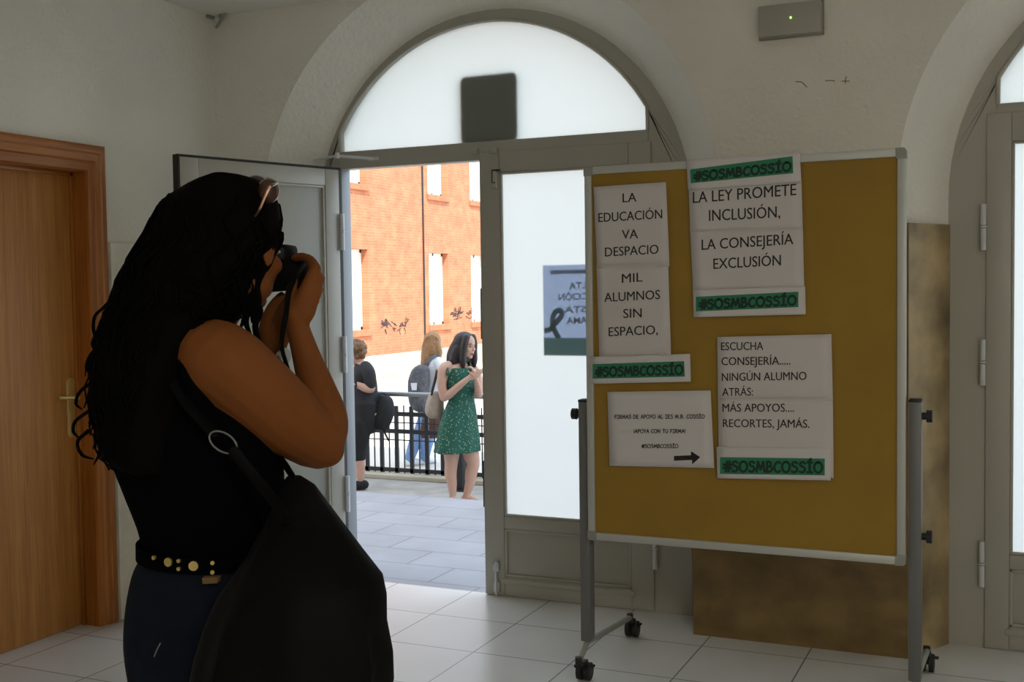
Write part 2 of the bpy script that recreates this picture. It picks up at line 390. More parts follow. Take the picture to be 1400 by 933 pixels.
# reveal lining of the recess
for (a, b, mi) in (((XL+0.001, y1, 0), (xr-0.05, y1+0.012, zt+0.012), 0), ((XL+0.001, y0-0.012, 0), (xr-0.05, y0, zt+0.012), 0), ((XL+0.001, y0, zt), (xr-0.05, y1, zt+0.012), 1)):
    box(bm, a, b, 0, mi)
box(bm, (xr, y1-0.016, 0), (xr+0.012, y1, zt), 0.002); box(bm, (xr, y0, zt-0.016), (xr+0.012, y1, zt), 0.002, 1)
obj('door_casing', bm, ['casing_wood', 'casing_wood_h'], wd, None, 30)
# brass handle on its plate
hx = xr; hy = min(on(100.5, 556, 0, xr).y, DY1-0.045); print('handle', on(100.5, 556, 0, xr).y, DY1); zc = (on(98, 517, 0, xr).z + on(104, 597, 0, xr).z)/2; hl_ = (on(98, 517, 0, xr).z - on(104, 597, 0, xr).z)/2
bm = BM()
pl = [(hx+0.0005, hy + 0.024*math.cos(a), (zc+hl_-0.02 if math.sin(a) >= 0 else zc-hl_+0.02) + 0.021*math.sin(a)) for a in [PI*2*k/24 for k in range(24)]]
prism(bm, pl, (0.006, 0, 0)); plate = obj('handle_plate', bm, 'brass', wd, None, 30)
bm = BM(); zz = on(100, 543, 0, xr).z
tube(bm, [(hx+0.006, hy, zz), (hx+0.045, hy, zz), (hx+0.056, hy-0.012, zz), (hx+0.056, hy-0.05, zz+0.004), (hx+0.052, hy-0.105, zz+0.008)], [0.009, 0.009, 0.009, 0.008, 0.007], 10, 3)
obj('handle', bm, 'brass', plate, None, 180)
bm = BM(); cyl(bm, (hx+0.006, hy, zz), (hx+0.013, hy, zz), 0.017, 18)
prism(bm, [(hx+0.0062, hy + 0.005*math.cos(a), zc - 0.03 + 0.012*math.sin(a)) for a in [PI*2*k/14 for k in range(14)]], (0.004, 0, 0))
obj('keyhole_rose', bm, 'brass', plate, None, 30)

# stone wainscot slabs
bm = BM()
box(bm, (XL, 3.842, 0), (XL+0.02, YW-0.002, 1.685), 0.004)
t = struct('trim_2', bm, 'marble_lit')
bm = BM(); box(bm, (XL+0.022, YW-0.03, 0), (CX[0]-1.03, YW-0.001, 1.685), 0.004); struct('trim_3', bm, 'marble_lit')
YM = 4.572
bm = BM()
prism(bm, [(-1.250, YM, 0), (-0.401, YM, 0), (-0.268, YD-0.002, 0), (-0.318, YD-0.001, 0), (-1.30, YD-0.01, 0), (-1.318, YD-0.03, 0)], (0, 0, 1.685))
bm.faces.ensure_lookup_table()
for f in bm.faces:
    if abs(f.normal.z) < .5 or True:
        f.normal_update()
        if f.calc_center_median().x > -0.39 and abs(f.normal.z) < 0.5: f.material_index = 1
t = struct('trim_4', bm, ['marble_shaded', 'marble_side'], 20)
bm = BM(); prism(bm, [(1.66, YM, 0), (XR, YM, 0), (XR, YW, 0), (1.66, YW, 0)], (0, 0, 1.685)); struct('trim_5', bm, 'marble_shaded', 20)

# door frames with arched fanlights
def fan_outline(cx, y, z0, hw=0.795, R=0.917):
    a0 = math.acos(hw/R)
    top = [(cx - R*math.cos(a0 + (PI-2*a0)*k/NA), y, SPR + R*math.sin(a0 + (PI-2*a0)*k/NA)) for k in range(NA+1)]
    return top
def frame(co, cx, name):
    bm = BM()
    for (ya, yb) in ((YD, YD+0.07),):
        A = arch(co, 0.975, ya); B = [(cx-0.80, ya, 0), (cx-0.80, ya, 0.9)] + fan_outline(cx, ya, 0) + [(cx+0.80, ya, 0.9), (cx+0.80, ya, 0)]
        rsA = [bm.verts.new(p) for p in A]; rsB = [bm.verts.new(p) for p in B]
        rsC = [bm.verts.new((p[0], yb, p[2])) for p in A]; rsD = [bm.verts.new((p[0], yb, p[2])) for p in B]
        for i in range(len(A)-1):
            for p, q in ((rsA, rsB), (rsB, rsD), (rsD, rsC), (rsC, rsA)): bm.faces.new((p[i], p[i+1], q[i+1], q[i]))
    box(bm, (cx-0.80, YD-0.004, 2.062), (cx+0.80, YD+0.074, 2.148), 0.004)
    # raised bead along the fanlight
    tube(bm, [(p[0], YD-0.001, p[2]) for p in [(cx-0.797, 0, 2.15)] + fan_outline(cx, 0, 0) + [(cx+0.797, 0, 2.15)]], 0.009, 6)
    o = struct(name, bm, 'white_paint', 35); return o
tr1 = frame(CX[0], CX[0]-0.03, 'trim_6'); tr2 = frame(CX[1], CX[1]+0.01, 'trim_7')
def fanlight(cx, name):
    bm = BM(); p = [(cx-0.79, YD+0.035, 2.15)] + fan_outline(cx, YD+0.035, 0) + [(cx+0.79, YD+0.035, 2.15)]
    prism(bm, p[:], (0, 0.002, 0)); return struct(name, bm, 'frost', None)
fanlight(CX[0]-0.03, 'window_1'); fanlight(CX[1]+0.01, 'window_2')

def leaf(name, o, sdir, w_, z0, z1, fl=0.102, fr=0.105, gz0=0.382, gz1=2.0, ndir=None):
    # a glazed leaf in local s (width), n (thickness, away from the room), z
    s = V(sdir).normalized(); n = V(ndir); mt = Matrix((s, n, V((0, 0, 1)))).transposed().to_4x4(); mt.translation = V((o[0], o[1], 0))
    T = 0.045
    bm = BM()
    def fr_(a, b): box(bm, a, b, 0.004, 0, mt)
    fr_((0, 0, z0), (fl, T, z1)); fr_((w_-fr, 0, z0), (w_, T, z1))
    fr_((fl, 0, gz1), (w_-fr, T, z1)); fr_((fl, 0, 0.325), (w_-fr, T, gz0)); fr_((fl, 0, z0), (w_-fr, T, 0.095))
    fr_((fl-0.001, 0.012, 0.08), (w_-fr+0.001, T-0.012, 0.33))                 # recessed lower panel
    for (a, b) in (((fl, 0.002, 0.095), (fl+0.014, 0.02, 0.325)), ((w_-fr-0.014, 0.002, 0.095), (w_-fr, 0.02, 0.325)), ((fl, 0.002, 0.311), (w_-fr, 0.02, 0.325)), ((fl, 0.002, 0.095), (w_-fr, 0.02, 0.109))): fr_(a, b)
    fr_((fl*0.85, -0.006, 0.062), (w_-fr*0.85, 0.004, 0.088))
    for (a, b) in (((fl, 0.004, gz0), (fl+0.012, 0.02, gz1)), ((w_-fr-0.012, 0.004, gz0), (w_-fr, 0.02, gz1)), ((fl, 0.004, gz0), (w_-fr, 0.02, gz0+0.012)), ((fl, 0.004, gz1-0.012), (w_-fr, 0.02, gz1))): fr_(a, b)
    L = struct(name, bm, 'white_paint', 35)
    bm = BM(); box(bm, (fl, 0.022, gz0), (w_-fr, 0.024, gz1), 0, 0, mt); obj('pane', bm, 'frost', L)
    return L, mt
# closed leaf beside the opening
RX0, RX1 = -2.334, -1.497
rl, rmt = leaf('door_2', (RX0, YD-0.012), (1, 0, 0), RX1-RX0, 0.003, 2.095, ndir=(0, 1, 0))
# open leaf, swung in against the left wall
hp = on(463, 231, 1, 4.80); ep = on(244, 212, 2, hp.z); LZ = hp.z
ld = V((ep.x-hp.x, ep.y-hp.y, 0)); LW = ld.length; ld.normalize()
nd = V((ld.y, -ld.x, 0)); nd = nd if nd.x < 0 else -nd       # away from the room centre
ll, lmt = leaf('door_3', (hp.x, hp.y), ld, LW, 0.012, LZ, ndir=nd, fl=0.085, fr=0.10, gz1=1.975)
print('open leaf', hp, ep, LW)
bm = BM(); box(bm, (-0.004, -0.003, LZ-0.006), (LW+0.004, 0.03, LZ+0.005), 0, 0, lmt); box(bm, (LW-0.003, -0.004, 0.02), (LW+0.006, 0.04, LZ+0.005), 0, 0, lmt); obj('edge_seal', bm, 'seal', ll)
def hinges(L, mt, zs, s0):
    for z in zs:
        bm = BM(); o = mt @ V((s0, -0.012, z)); cyl(bm, o, o+V((0, 0, 0.085)), 0.011, 12)
        cyl(bm, o+V((0, 0, 0.088)), o+V((0, 0, 0.095)), 0.013, 12); cyl(bm, o+V((0, 0, 0.098)), o+V((0, 0, 0.18)), 0.011, 12)
        obj('hinge', bm, 'alu_paint', L, None, 35)
hinges(ll, lmt, (0.35, 1.05, 1.66), -0.006)
hinges(rl, rmt, (0.20, 1.05, 1.66), RX1-RX0+0.008)
dl, dmt = leaf('door_4', (-0.136, YD-0.012), (1, 0, 0), 0.83, 0.003, 2.11, fl=0.09, ndir=(0, 1, 0))
hinges(dl, dmt, (0.25, 1.05, 1.58), -0.01)
d5, _ = leaf('door_5', (0.70, YD-0.012), (1, 0, 0), 0.80, 0.003, 2.11, fl=0.09, ndir=(0, 1, 0))
# jamb post with rebates seen at the open side
bm = BM()
box(bm, (CX[0]-0.865, YD-0.03, 0.0), (CX[0]-0.838, YD+0.01, 2.065), 0.003); box(bm, (CX[0]-0.850, YD-0.01, 0), (CX[0]-0.815, YD+0.07, 2.065), 0.003)
struct('trim_8', bm, 'jamb_grey', 35)
# bolts on the closed leaf
bm = BM(); p = on(679, 240, 1, YD-0.012)
box(bm, (p.x-0.016, YD-0.03, p.z-0.06), (p.x+0.004, YD-0.012, p.z+0.02), 0.003); box(bm, (p.x-0.004, YD-0.026, p.z+0.02), (p.x+0.016, YD-0.012, p.z+0.028), 0.001)
obj('top_bolt', bm, 'white_paint', rl, None, 35)
bm = BM(); box(bm, (p.x-0.018, YD-0.03, p.z-0.035), (p.x-0.013, YD-0.0115, p.z+0.026)); box(bm, (p.x-0.013, YD-0.0305, p.z+0.02), (p.x+0.018, YD-0.0115, p.z+0.026)); box(bm, (p.x-0.013, YD-0.0305, p.z-0.037), (p.x+0.002, YD-0.0115, p.z-0.033))
obj('bolt_slot', bm, 'seal', rl)
bm = BM(); p = on(680, 790, 1, YD-0.012)
cyl(bm, (p.x, YD-0.024, 0.004), (p.x, YD-0.024, 0.17), 0.008, 10); box(bm, (p.x-0.016, YD-0.026, 0.02), (p.x+0.016, YD-0.012, 0.07), 0.003); box(bm, (p.x-0.016, YD-0.03, 0.12), (p.x+0.016, YD-0.012, 0.165), 0.003)
obj('floor_bolt', bm, 'steel', rl, None, 35)
bm = BM(); box(bm, (RX0-0.006, YD-0.008, 1.22), (RX0+0.001, YD+0.02, 1.46)); box(bm, (RX0-0.006, YD-0.008, 0.42), (RX0+0.001, YD+0.02, 0.64)); obj('lock_plate', bm, 'seal', rl)
for px in (650, 676):
    bm = BM(); p = on(px, 207, 1, YD-0.004); box(bm, (p.x-0.02, YD-0.024, p.z-0.012), (p.x+0.02, YD-0.0042, p.z+0.013), 0.004)
    for dx in (-0.009, 0.009): cyl(bm, (p.x+dx, YD-0.026, p.z+0.002), (p.x+dx, YD-0.02, p.z+0.002), 0.0035, 8)
    obj('strike_catch', bm, 'white_paint', tr1, None, 35)
# door closer arm over the opening
bm = BM()
pA = on(419, 222, 2, 2.105); pB = on(461, 213, 1, YD-0.10); pC = on(510, 217, 1, YD-0.008)
tube(bm, [pA + V((0, 0, 0.004)), pB], 0.006, 8, 0, 0.6); tube(bm, [pB, pC], 0.007, 8, 0, 0.6)
cyl(bm, pB - V((0, 0, 0.012)), pB + V((0, 0, 0.014)), 0.011, 12); box(bm, pC - V((0.03, 0.004, 0.008)), pC + V((0.03, 0.01, 0.008)), 0.002)
dca = obj('closer_arm', bm, 'alu_paint', tr1, None, 35)

# ------------------------------------------------------------------ outside the doorway
ZG = -0.62
bm = BM(); box(bm, (-9.5, 4.85, ZG), (8, 7.02, -0.004)); struct('terrace_paving', bm, 'paving')
bm = BM(); box(bm, (-14.5, 7.02, ZG-0.2), (12, 11.05, ZG)); struct('lower_walkway', bm, 'gravel')
bm = BM(); box(bm, (-30, 11.05, ZG-0.2), (25, 60, ZG-0.02)); struct('yard_ground', bm, 'yard')
bm = BM(); box(bm, (-9.5, 10.75, ZG), (8, 11.05, ZG+0.05), 0.01); struct('kerb_strip', bm, 'stone')
# steps down from the terrace
bm = BM()
for k in range(3): box(bm, (-6.5, 7.02, ZG), (3, 7.02+0.3*(3-k), ZG+0.155*(k+1)), 0.004)
struct('terrace_steps', bm, 'paving')

# picket fence
fe = empty('picket_fence', (-6.0, 10.92, ZG), 'black iron picket fence at the edge of the walkway, beyond the waiting women', 'fence')
FX0, FX1 = -8.4, -4.0; zb = ZG+0.05
zr = [on(590, y, 1, 10.92).z for y in (568, 592, 580, 604, 648)]
bm = BM()
for z, h in ((zr[0], 0.022), (zr[1], 0.022), (zr[4], 0.026)):
    pass
for i, (z, h, dy) in enumerate(((zr[0], 0.024, 0.012), (zr[1], 0.024, 0.012), (zr[2], 0.006, 0.006), (zr[3], 0.006, 0.006), (zr[4]+0.02, 0.022, 0.015))):
    bm = BM(); box(bm, (FX0, 10.92-dy, z-h), (FX1, 10.92+dy, z+h), 0.002); obj('rail', bm, 'fence_iron', fe)
sp = 0.192; xk = on(502, 600, 1, 10.92).x
k0 = -8; ztop = on(565, 556, 1, 10.92).z
for k in range(-8, 15):
    x = xk + k*sp
    bm = BM(); box(bm, (x-0.022, 10.905, zb), (x+0.022, 10.935, ztop), 0.003); obj('picket', bm, 'fence_iron', fe)
    x += sp/2
    bm = BM(); cyl(bm, (x, 10.92, zb), (x, 10.92, ztop+0.01), 0.008, 8); obj('thin_picket', bm, 'fence_iron', fe)
# handrail in front of the fence
YR = 10.42; zt = on(590, 540.5, 1, YR).z
hr = empty('handrail', (-6, YR, ZG), 'grey tubular handrail on square posts in front of the picket fence', 'railing')
bm = BM(); cyl(bm, (-9, YR, zt), (-3.5, YR, zt), 0.026, 14); obj('top_tube', bm, 'rail_grey', hr, None, 40)
xp = on(628, 600, 1, YR).x
for x in (xp-2.2, xp, xp+1.5):
    bm = BM(); box(bm, (x-0.05, YR-0.05, ZG+0.012), (x+0.05, YR+0.05, zt-0.02), 0.004); box(bm, (x-0.09, YR-0.09, ZG+0.001), (x+0.09, YR+0.09, ZG+0.014), 0.003); obj('post', bm, 'fence_iron', hr, None, 40)

# brick building across the yard (its long side runs away from us)
XB = -13.5
bb = empty('brick_building', (XB, 25, ZG), 'sunlit orange brick building with tall white-blinded windows across the yard', 'building')
wins = []
for y in (13.9, 16.4, 18.7, 21.0, 24.93, 27.28, 29.6): wins += [(y, y+1.03, 0.60, 2.41), (y, y+1.03, 3.86, 5.65)]
bm = BM()
BY0, BY1, BZ = 11, 45, 6.4
ys = sorted({BY0, BY1, *[a for a, b, c, d in wins], *[b for a, b, c, d in wins]}); zs = sorted({ZG-0.05, BZ, 0.60, 2.41, 3.86, 5.65})
for a, b in zip(ys, ys[1:]):
    for c, d in zip(zs, zs[1:]):
        if any(abs(a-q[0]) < 1e-6 and abs(c-q[2]) < 1e-6 for q in wins): continue
        ngon(bm, [(XB, a, c), (XB, b, c), (XB, b, d), (XB, a, d)])
RD = 0.22
for a, b, c, d in wins:
    for q in ([(a, c), (b, c)], [(b, c), (b, d)], [(b, d), (a, d)], [(a, d), (a, c)]):
        (p1, p2), (p3, p4) = q
        ngon(bm, [(XB, p1, p2), (XB, p3, p4), (XB-RD, p3, p4), (XB-RD, p1, p2)])
bmesh.ops.remove_doubles(bm, verts=bm.verts, dist=1e-4)
ngon(bm, [(XB, BY0, ZG), (XB, BY0, BZ), (XB-10, BY0, BZ), (XB-10, BY0, ZG)]); ngon(bm, [(XB, BY0, BZ), (XB, BY1, BZ), (XB-10, BY1, BZ), (XB-10, BY0, BZ)])
obj('wall', bm, 'brick', bb)
for a, b, c, d in wins:
    bm = BM(); box(bm, (XB-RD, a, c), (XB-RD+0.05, a+0.07, d)); box(bm, (XB-RD, b-0.07, c), (XB-RD+0.05, b, d)); box(bm, (XB-RD, a, c), (XB-RD+0.05, b, c+0.07)); box(bm, (XB-RD, a, d-0.07), (XB-RD+0.05, b, d)); box(bm, (XB-RD, (a+b)/2-0.03, c), (XB-RD+0.05, (a+b)/2+0.03, d))
    wn = obj('window', bm, 'blind', bb)
    bm = BM(); box(bm, (XB-RD-0.02, a, c), (XB-RD+0.012, b, d)); obj('blind', bm, 'blind', wn)
    bm = BM(); box(bm, (XB-0.03, a-0.06, c-0.14), (XB+0.06, b+0.06, c-0.002), 0.01); obj('sill', bm, 'brick_sill', bb)
bm = BM(); box(bm, (XB, BY0, ZG), (XB+0.10, BY1, 0.0), 0.02); obj('plinth', bm, 'stone', bb)
bm = BM(); box(bm, (XB+0.10, BY0, ZG-0.03), (XB+0.45, BY1, ZG+0.10), 0.02); obj('kerb', bm, 'kerb_yellow', bb)
bm = BM(); cyl(bm, (XB+0.02, 24.63, 0.0), (XB+0.02, 24.63, BZ), 0.022, 8); obj('downpipe', bm, 'fence_iron', bb)
for (px, py, wx, wy) in ((537, 446, 26, 12), (630, 428, 22, 9)):
    bm = BM(); rnd = random.Random(px)
    for k in range(16):
        x = px + rnd.uniform(-wx, wx)*0.75; y = py + rnd.uniform(-wy, wy)*0.6 + (x-px)*-0.02
        pts = [on(x + rnd.uniform(-5, 5), y + rnd.uniform(-5, 5), 0, XB+0.006) for _ in range(4)]
        tube(bm, pts, 0.008, 5, 3)
    obj('graffiti', bm, 'fence_iron', bb)

# ------------------------------------------------------------------ lettering
GL = {  # rounded hand-drawn capitals as strokes in a unit box
 '#': (0.8, [[(0.30,0.0),(0.42,1.0)],[(0.58,0.0),(0.70,1.0)],[(0.08,0.64),(0.90,0.66)],[(0.04,0.32),(0.86,0.34)]]),
 'S': (0.66, [[(0.58,0.86),(0.42,0.98),(0.2,0.94),(0.1,0.76),(0.24,0.6),(0.46,0.5),(0.58,0.34),(0.52,0.12),(0.3,0.0),(0.06,0.08)]]),
 'O': (0.86, [[(0.43,0.99),(0.18,0.88),(0.05,0.55),(0.12,0.2),(0.38,0.0),(0.66,0.1),(0.81,0.42),(0.76,0.78),(0.58,0.96),(0.43,0.99)]]),
 'M': (0.92, [[(0.05,0.0),(0.2,0.97)],[(0.2,0.97),(0.46,0.22)],[(0.46,0.22),(0.72,0.97)],[(0.72,0.97),(0.87,0.0)]]),
 'B': (0.66, [[(0.1,0.98),(0.08,0.02)],[(0.1,0.98),(0.36,0.97),(0.5,0.8),(0.4,0.6),(0.12,0.52)],[(0.12,0.52),(0.44,0.5),(0.6,0.28),(0.44,0.06),(0.08,0.02)]]),
 'C': (0.68, [[(0.62,0.88),(0.44,0.98),(0.2,0.82),(0.06,0.46),(0.16,0.12),(0.4,0.0),(0.62,0.12)]]),
 'I': (0.58, [[(0.06,0.97),(0.52,0.97)],[(0.29,0.97),(0.29,0.02)],[(0.04,0.02),(0.54,0.02)]]),
 'F': (0.6, [[(0.1,0.98),(0.09,0.0)],[(0.1,0.97),(0.56,0.96)],[(0.1,0.52),(0.48,0.53)]]),
 'R': (0.64, [[(0.1,0.98),(0.08,0.0)],[(0.1,0.98),(0.4,0.93),(0.54,0.74),(0.4,0.54),(0.1,0.46)],[(0.2,0.46),(0.6,0.0)]]),
 'A': (0.74, [[(0.04,0.0),(0.38,0.98)],[(0.38,0.98),(0.7,0.0)],[(0.16,0.36),(0.6,0.38)]]),
 'D': (0.74, [[(0.1,0.98),(0.09,0.02)],[(0.1,0.98),(0.42,0.9),(0.66,0.6),(0.6,0.26),(0.36,0.04),(0.09,0.02)]]),
 'E': (0.62, [[(0.1,0.97),(0.09,0.02)],[(0.1,0.97),(0.56,0.96)],[(0.1,0.52),(0.5,0.53)],[(0.09,0.02),(0.58,0.02)]]),
 'P': (0.58, [[(0.1,0.98),(0.09,0.0)],[(0.1,0.98),(0.4,0.94),(0.53,0.72),(0.38,0.5),(0.1,0.45)]]),
 'Y': (0.66, [[(0.06,0.98),(0.34,0.5)],[(0.62,0.98),(0.2,0.0)]]),
 'L': (0.56, [[(0.1,0.98),(0.08,0.02),(0.52,0.02)]]),
 'N': (0.8, [[(0.08,0.0),(0.1,0.98)],[(0.1,0.98),(0.68,0.02)],[(0.68,0.02),(0.72,0.98)]]),
 'T': (0.68, [[(0.04,0.96),(0.64,0.97)],[(0.35,0.96),(0.33,0.0)]]),
 'U': (0.74, [[(0.08,0.98),(0.08,0.34),(0.22,0.04),(0.5,0.04),(0.64,0.34),(0.66,0.98)]]),
 '.': (0.3, [[(0.12,0.02),(0.16,0.03)]]), '!': (0.26, [[(0.13,0.98),(0.12,0.3)],[(0.12,0.04),(0.125,0.05)]]),
 '\u00a1': (0.26, [[(0.12,0.68),(0.12,-0.02)],[(0.12,0.95),(0.125,0.96)]]), ' ': (0.42, []),
}
GL['\u00cd'] = (0.58, GL['I'][1] + [[(0.26,1.12),(0.42,1.3)]])
def stroke_text(bm, txt, O, U, Vv, N, wd, mi=0, squash=1.0):   # O left baseline, U full width vector, Vv cap height vector
    tot = sum(GL[c][0] + 0.10 for c in txt) - 0.10
    h = Vv.length; kx = U.length/(tot)
    ux, vy = U.normalized(), Vv.normalized()
    x = 0; lv = 0
    for c in txt:
        gw, st = GL[c]
        for s in st:
            lv += 1
            pts = smoothpath([(p[0], p[1]) for p in s], 4) if len(s) > 2 else s
            P2 = [((x+p[0])*kx, p[1]*h) for p in pts]
            # ribbon with round ends
            L_, R_ = [], []
            for i, (a, b) in enumerate(P2):
                q0, q1 = P2[max(i-1, 0)], P2[min(i+1, len(P2)-1)]
                dx, dy = q1[0]-q0[0], q1[1]-q0[1]; l = math.hypot(dx, dy) or 1
                nx, ny = -dy/l*wd, dx/l*wd
                ex, ey = (dx/l*wd*0.7, dy/l*wd*0.7)
                if i == 0: a, b = a-ex, b-ey
                if i == len(P2)-1: a, b = a+ex, b+ey
                L_.append((a+nx, b+ny)); R_.append((a-nx, b-ny))
            lay = N*(0.00004*(lv % 7))
            for i in range(len(L_)-1):
                ngon(bm, [O + ux*q[0] + vy*q[1] + lay for q in (R_[i], R_[i+1], L_[i+1], L_[i])], mi)
        x += gw + 0.10
def font_text(bm, txt, O, U, Vv, mi, bold=0.0, mirror=False):   # built-in typeface laid between two baseline points
    cu = bpy.data.curves.new('t', 'FONT'); cu.body = txt; cu.size = 1.0; cu.offset = bold; cu.resolution_u = 3
    o = bpy.data.objects.new('t', cu); C.objects.link(o)
    dg = bpy.context.evaluated_depsgraph_get(); me = bpy.data.meshes.new_from_object(o.evaluated_get(dg))
    xs = [v.co.x for v in me.vertices]; x0, x1 = min(xs), max(xs)
    cap = 0.73
    for sh in ((0.0004, 0.0), (-0.0004, 0.00005)):
     q_ = U.normalized()*sh[0] + V((0, -sh[1], 0))
     vs = [bm.verts.new(q_ + O + U*((v.co.x-x0)/(x1-x0) if not mirror else 1-(v.co.x-x0)/(x1-x0)) + Vv*(v.co.y/cap)) for v in me.vertices]
     for p in me.polygons:
        try: bm.faces.new([vs[i] for i in p.vertices]).material_index = mi
        except ValueError: pass
    bpy.data.objects.remove(o); bpy.data.curves.remove(cu); bpy.data.meshes.remove(me)

# ------------------------------------------------------------------ notice board
YP = 3.87
def B_(x, y, dy=0.0): return on(x, y, 1, YP-dy)
bl = B_(795, 233); br_ = B_(1232, 198); b2 = B_(808, 740); b3 = B_(1245, 772)
X0, X1 = (bl.x+b2.x)/2, (br_.x+b3.x)/2; Z1, Z0 = (bl.z+br_.z)/2, (b2.z+b3.z)/2
print('board', X0, X1, Z0, Z1)
nb = empty('notice_board', ((X0+X1)/2, YP+0.05, 0), 'freestanding yellow notice board on grey wheeled stand covered with protest sheets', 'notice board')
bm = BM(); box(bm, (X0+0.01, YP+0.004, Z0+0.01), (X1-0.01, YP+0.02, Z1-0.01)); obj('board_panel', bm, 'felt', nb)
fw = 0.028
for (a, b) in (((X0+0.03, 0, Z1-fw), (X1-0.03, 0, Z1)), ((X0+0.03, 0, Z0), (X1-0.03, 0, Z0+fw)), ((X0, 0, Z0+0.03), (X0+fw, 0, Z1-0.03)), ((X1-fw, 0, Z0+0.03), (X1, 0, Z1-0.03))):
    bm = BM(); box(bm, (a[0], YP-0.004, a[2]), (b[0], YP+0.026, b[2]), 0.004); obj('frame_rail', bm, 'alu', nb, None, 40)
for x, z, sx, sz in ((X0, Z0, 1, 1), (X1, Z0, -1, 1), (X0, Z1, 1, -1), (X1, Z1, -1, -1)):
    bm = BM()
    pr = [(0.034, 0)] + [(0.012-0.012*math.sin(PI/2*k/5)-0.0, 0.012-0.012*math.cos(PI/2*k/5)) for k in range(6)] + [(0, 0.034), (0.032, 0.034)]
    pr = [(p[0]*1.0-0.001, p[1]-0.001) for p in pr]
    prism(bm, [(x+sx*p[0], YP-0.006, z+sz*p[1]) for p in pr], (0, 0.034, 0)); obj('corner_cap', bm, 'grey_plastic', nb, None, 40)
YS = YP+0.055
for i, (px, sx) in enumerate(((795.5, -1), (1249, 1))):
    pxx = X0-0.026 if sx < 0 else X1+0.026
    ztp = on(px, 548, 1, YS).z
    bm = BM(); box(bm, (pxx-0.020, YS-0.026, 0.138), (pxx+0.020, YS+0.026, ztp), 0.005)
    pst = obj('post', bm, 'grey_metal', nb, None, 40)
    bm = BM(); box(bm, (pxx-0.0205, YS-0.027, ztp-0.004), (pxx+0.0205, YS+0.027, ztp+0.006), 0.003); obj('post_cap', bm, 'black_plastic', pst, None, 40)
    zk = [ztp-0.05] + ([0.62] if sx > 0 else [])
    for z in zk:
        bm = BM(); cyl(bm, (pxx+sx*0.02, YS, z), (pxx+sx*0.034, YS, z), 0.012, 12); cyl(bm, (pxx+sx*0.034, YS, z), (pxx+sx*0.052, YS, z), 0.021, 14); obj('clamp_knob', bm, 'black_plastic', pst, None, 40)
    y_f, y_b = 3.825, 4.42
    bm = BM(); tube(bm, [(pxx, y_f, 0.088), (pxx, YS-0.045, 0.114), (pxx, YS, 0.132), (pxx, YS+0.06, 0.126), (pxx, y_b, 0.088)], 0.0115, 10, 3)
    ft = obj('foot_bar', bm, 'grey_plastic', nb, None, 180)
    for y, yo in ((y_f, 0.06), (y_b, 0.03)):
        bm = BM(); cyl(bm, (pxx, y, 0.070), (pxx, y, 0.104), 0.013, 12); box(bm, (pxx-0.014, y-0.016, 0.066), (pxx+0.014, y+yo+0.006, 0.078), 0.004); box(bm, (pxx-0.004, y+yo-0.014, 0.03), (pxx+0.004, y+yo+0.014, 0.07), 0.002)
        box(bm, (pxx+0.012, y+yo-0.01, 0.052), (pxx+0.040, y+yo+0.01, 0.060), 0.003)
        cf = obj('caster', bm, 'black_plastic', ft, None, 40)
        for dx in (-0.015, 0.015):
            bm = BM(); cyl(bm, (pxx+dx-0.009, y+yo, 0.034), (pxx+dx+0.009, y+yo, 0.034), 0.0335, 22); cyl(bm, (pxx+dx-0.0105, y+yo, 0.034), (pxx+dx+0.0105, y+yo, 0.034), 0.022, 18)
            cf2 = obj('wheel', bm, 'black_plastic', ft, None, 40)

# sheets pinned on the board
def sheet(quad, lift, label, lines=(), hashtag=None, extra=None, group=None, pm='paper'):
    """quad = photo corners TL TR BR BL; lines=(text, left baseline, right baseline, cap px)"""
    q = [B_(x, y, lift) for x, y in quad]; q = [V((p.x, YP-0.005-lift, p.z)) for p in q]
    bm = BM(); n = 10
    def bil(u, v): return (q[0]*(1-u)+q[1]*u)*(1-v) + (q[3]*(1-u)+q[2]*u)*v
    curl = random.uniform(0.002, 0.005)
    g = [[bm.verts.new(bil(i/n, j/n) + V((0, -curl*max(0, (j/n-0.75)*4)**2*abs(i/n-0.45)*1.2, 0))) for j in range(n+1)] for i in range(n+1)]
    for i in range(n):
        for j in range(n): bm.faces.new((g[i][j], g[i][j+1], g[i+1][j+1], g[i+1][j]))
    for f in bm.faces: f.smooth = True
    N = V((0, -1, 0)); up = 0.0004
    def P(x, y, k=1): p = B_(x, y, lift); return V((p.x, YP-0.0055-lift-up*k, p.z))
    o = obj('paper_sheet', bm, pm, None, (q[0]+q[1]+q[2]+q[3])/4, None, recalc=False)
    sol = o.modifiers.new('thick', 'SOLIDIFY'); sol.thickness = 0.0004; sol.offset = -1
    tag(o, label, 'paper sheet', group or 'sheets on the notice board')
    IK = ['ink', 'green_ink', 'dark_green_ink']
    for txt, a, b, cap in lines:
        ink = BM(); O, R = P(*a), P(*b); h = (P(a[0], a[1]-cap)-O).z
        font_text(ink, txt, O, R-O, V((0, 0, h)), 0, 0.0); obj('printed_line', ink, IK, o, None, None, recalc=False)
    if hashtag:
        ink = BM(); hq = [P(x, y) for x, y in hashtag]
        ngon(ink, hq, 1)
        O = hq[3]*0.97+hq[2]*0.03 + (hq[0]-hq[3])*0.16; R = hq[2]*0.98+hq[3]*0.02 + (hq[1]-hq[2])*0.16
        hh = (hq[0]-hq[3]).length*0.60
        stroke_text(ink, '#SOSMBCOSS\u00cdO', O+N*0.0003, R-O, V((0, 0, hh)), N, 0.0042, 2)
        obj('hashtag_band', ink, IK, o, None, None, recalc=False)
    if extra: extra(o, P, N)
    return o
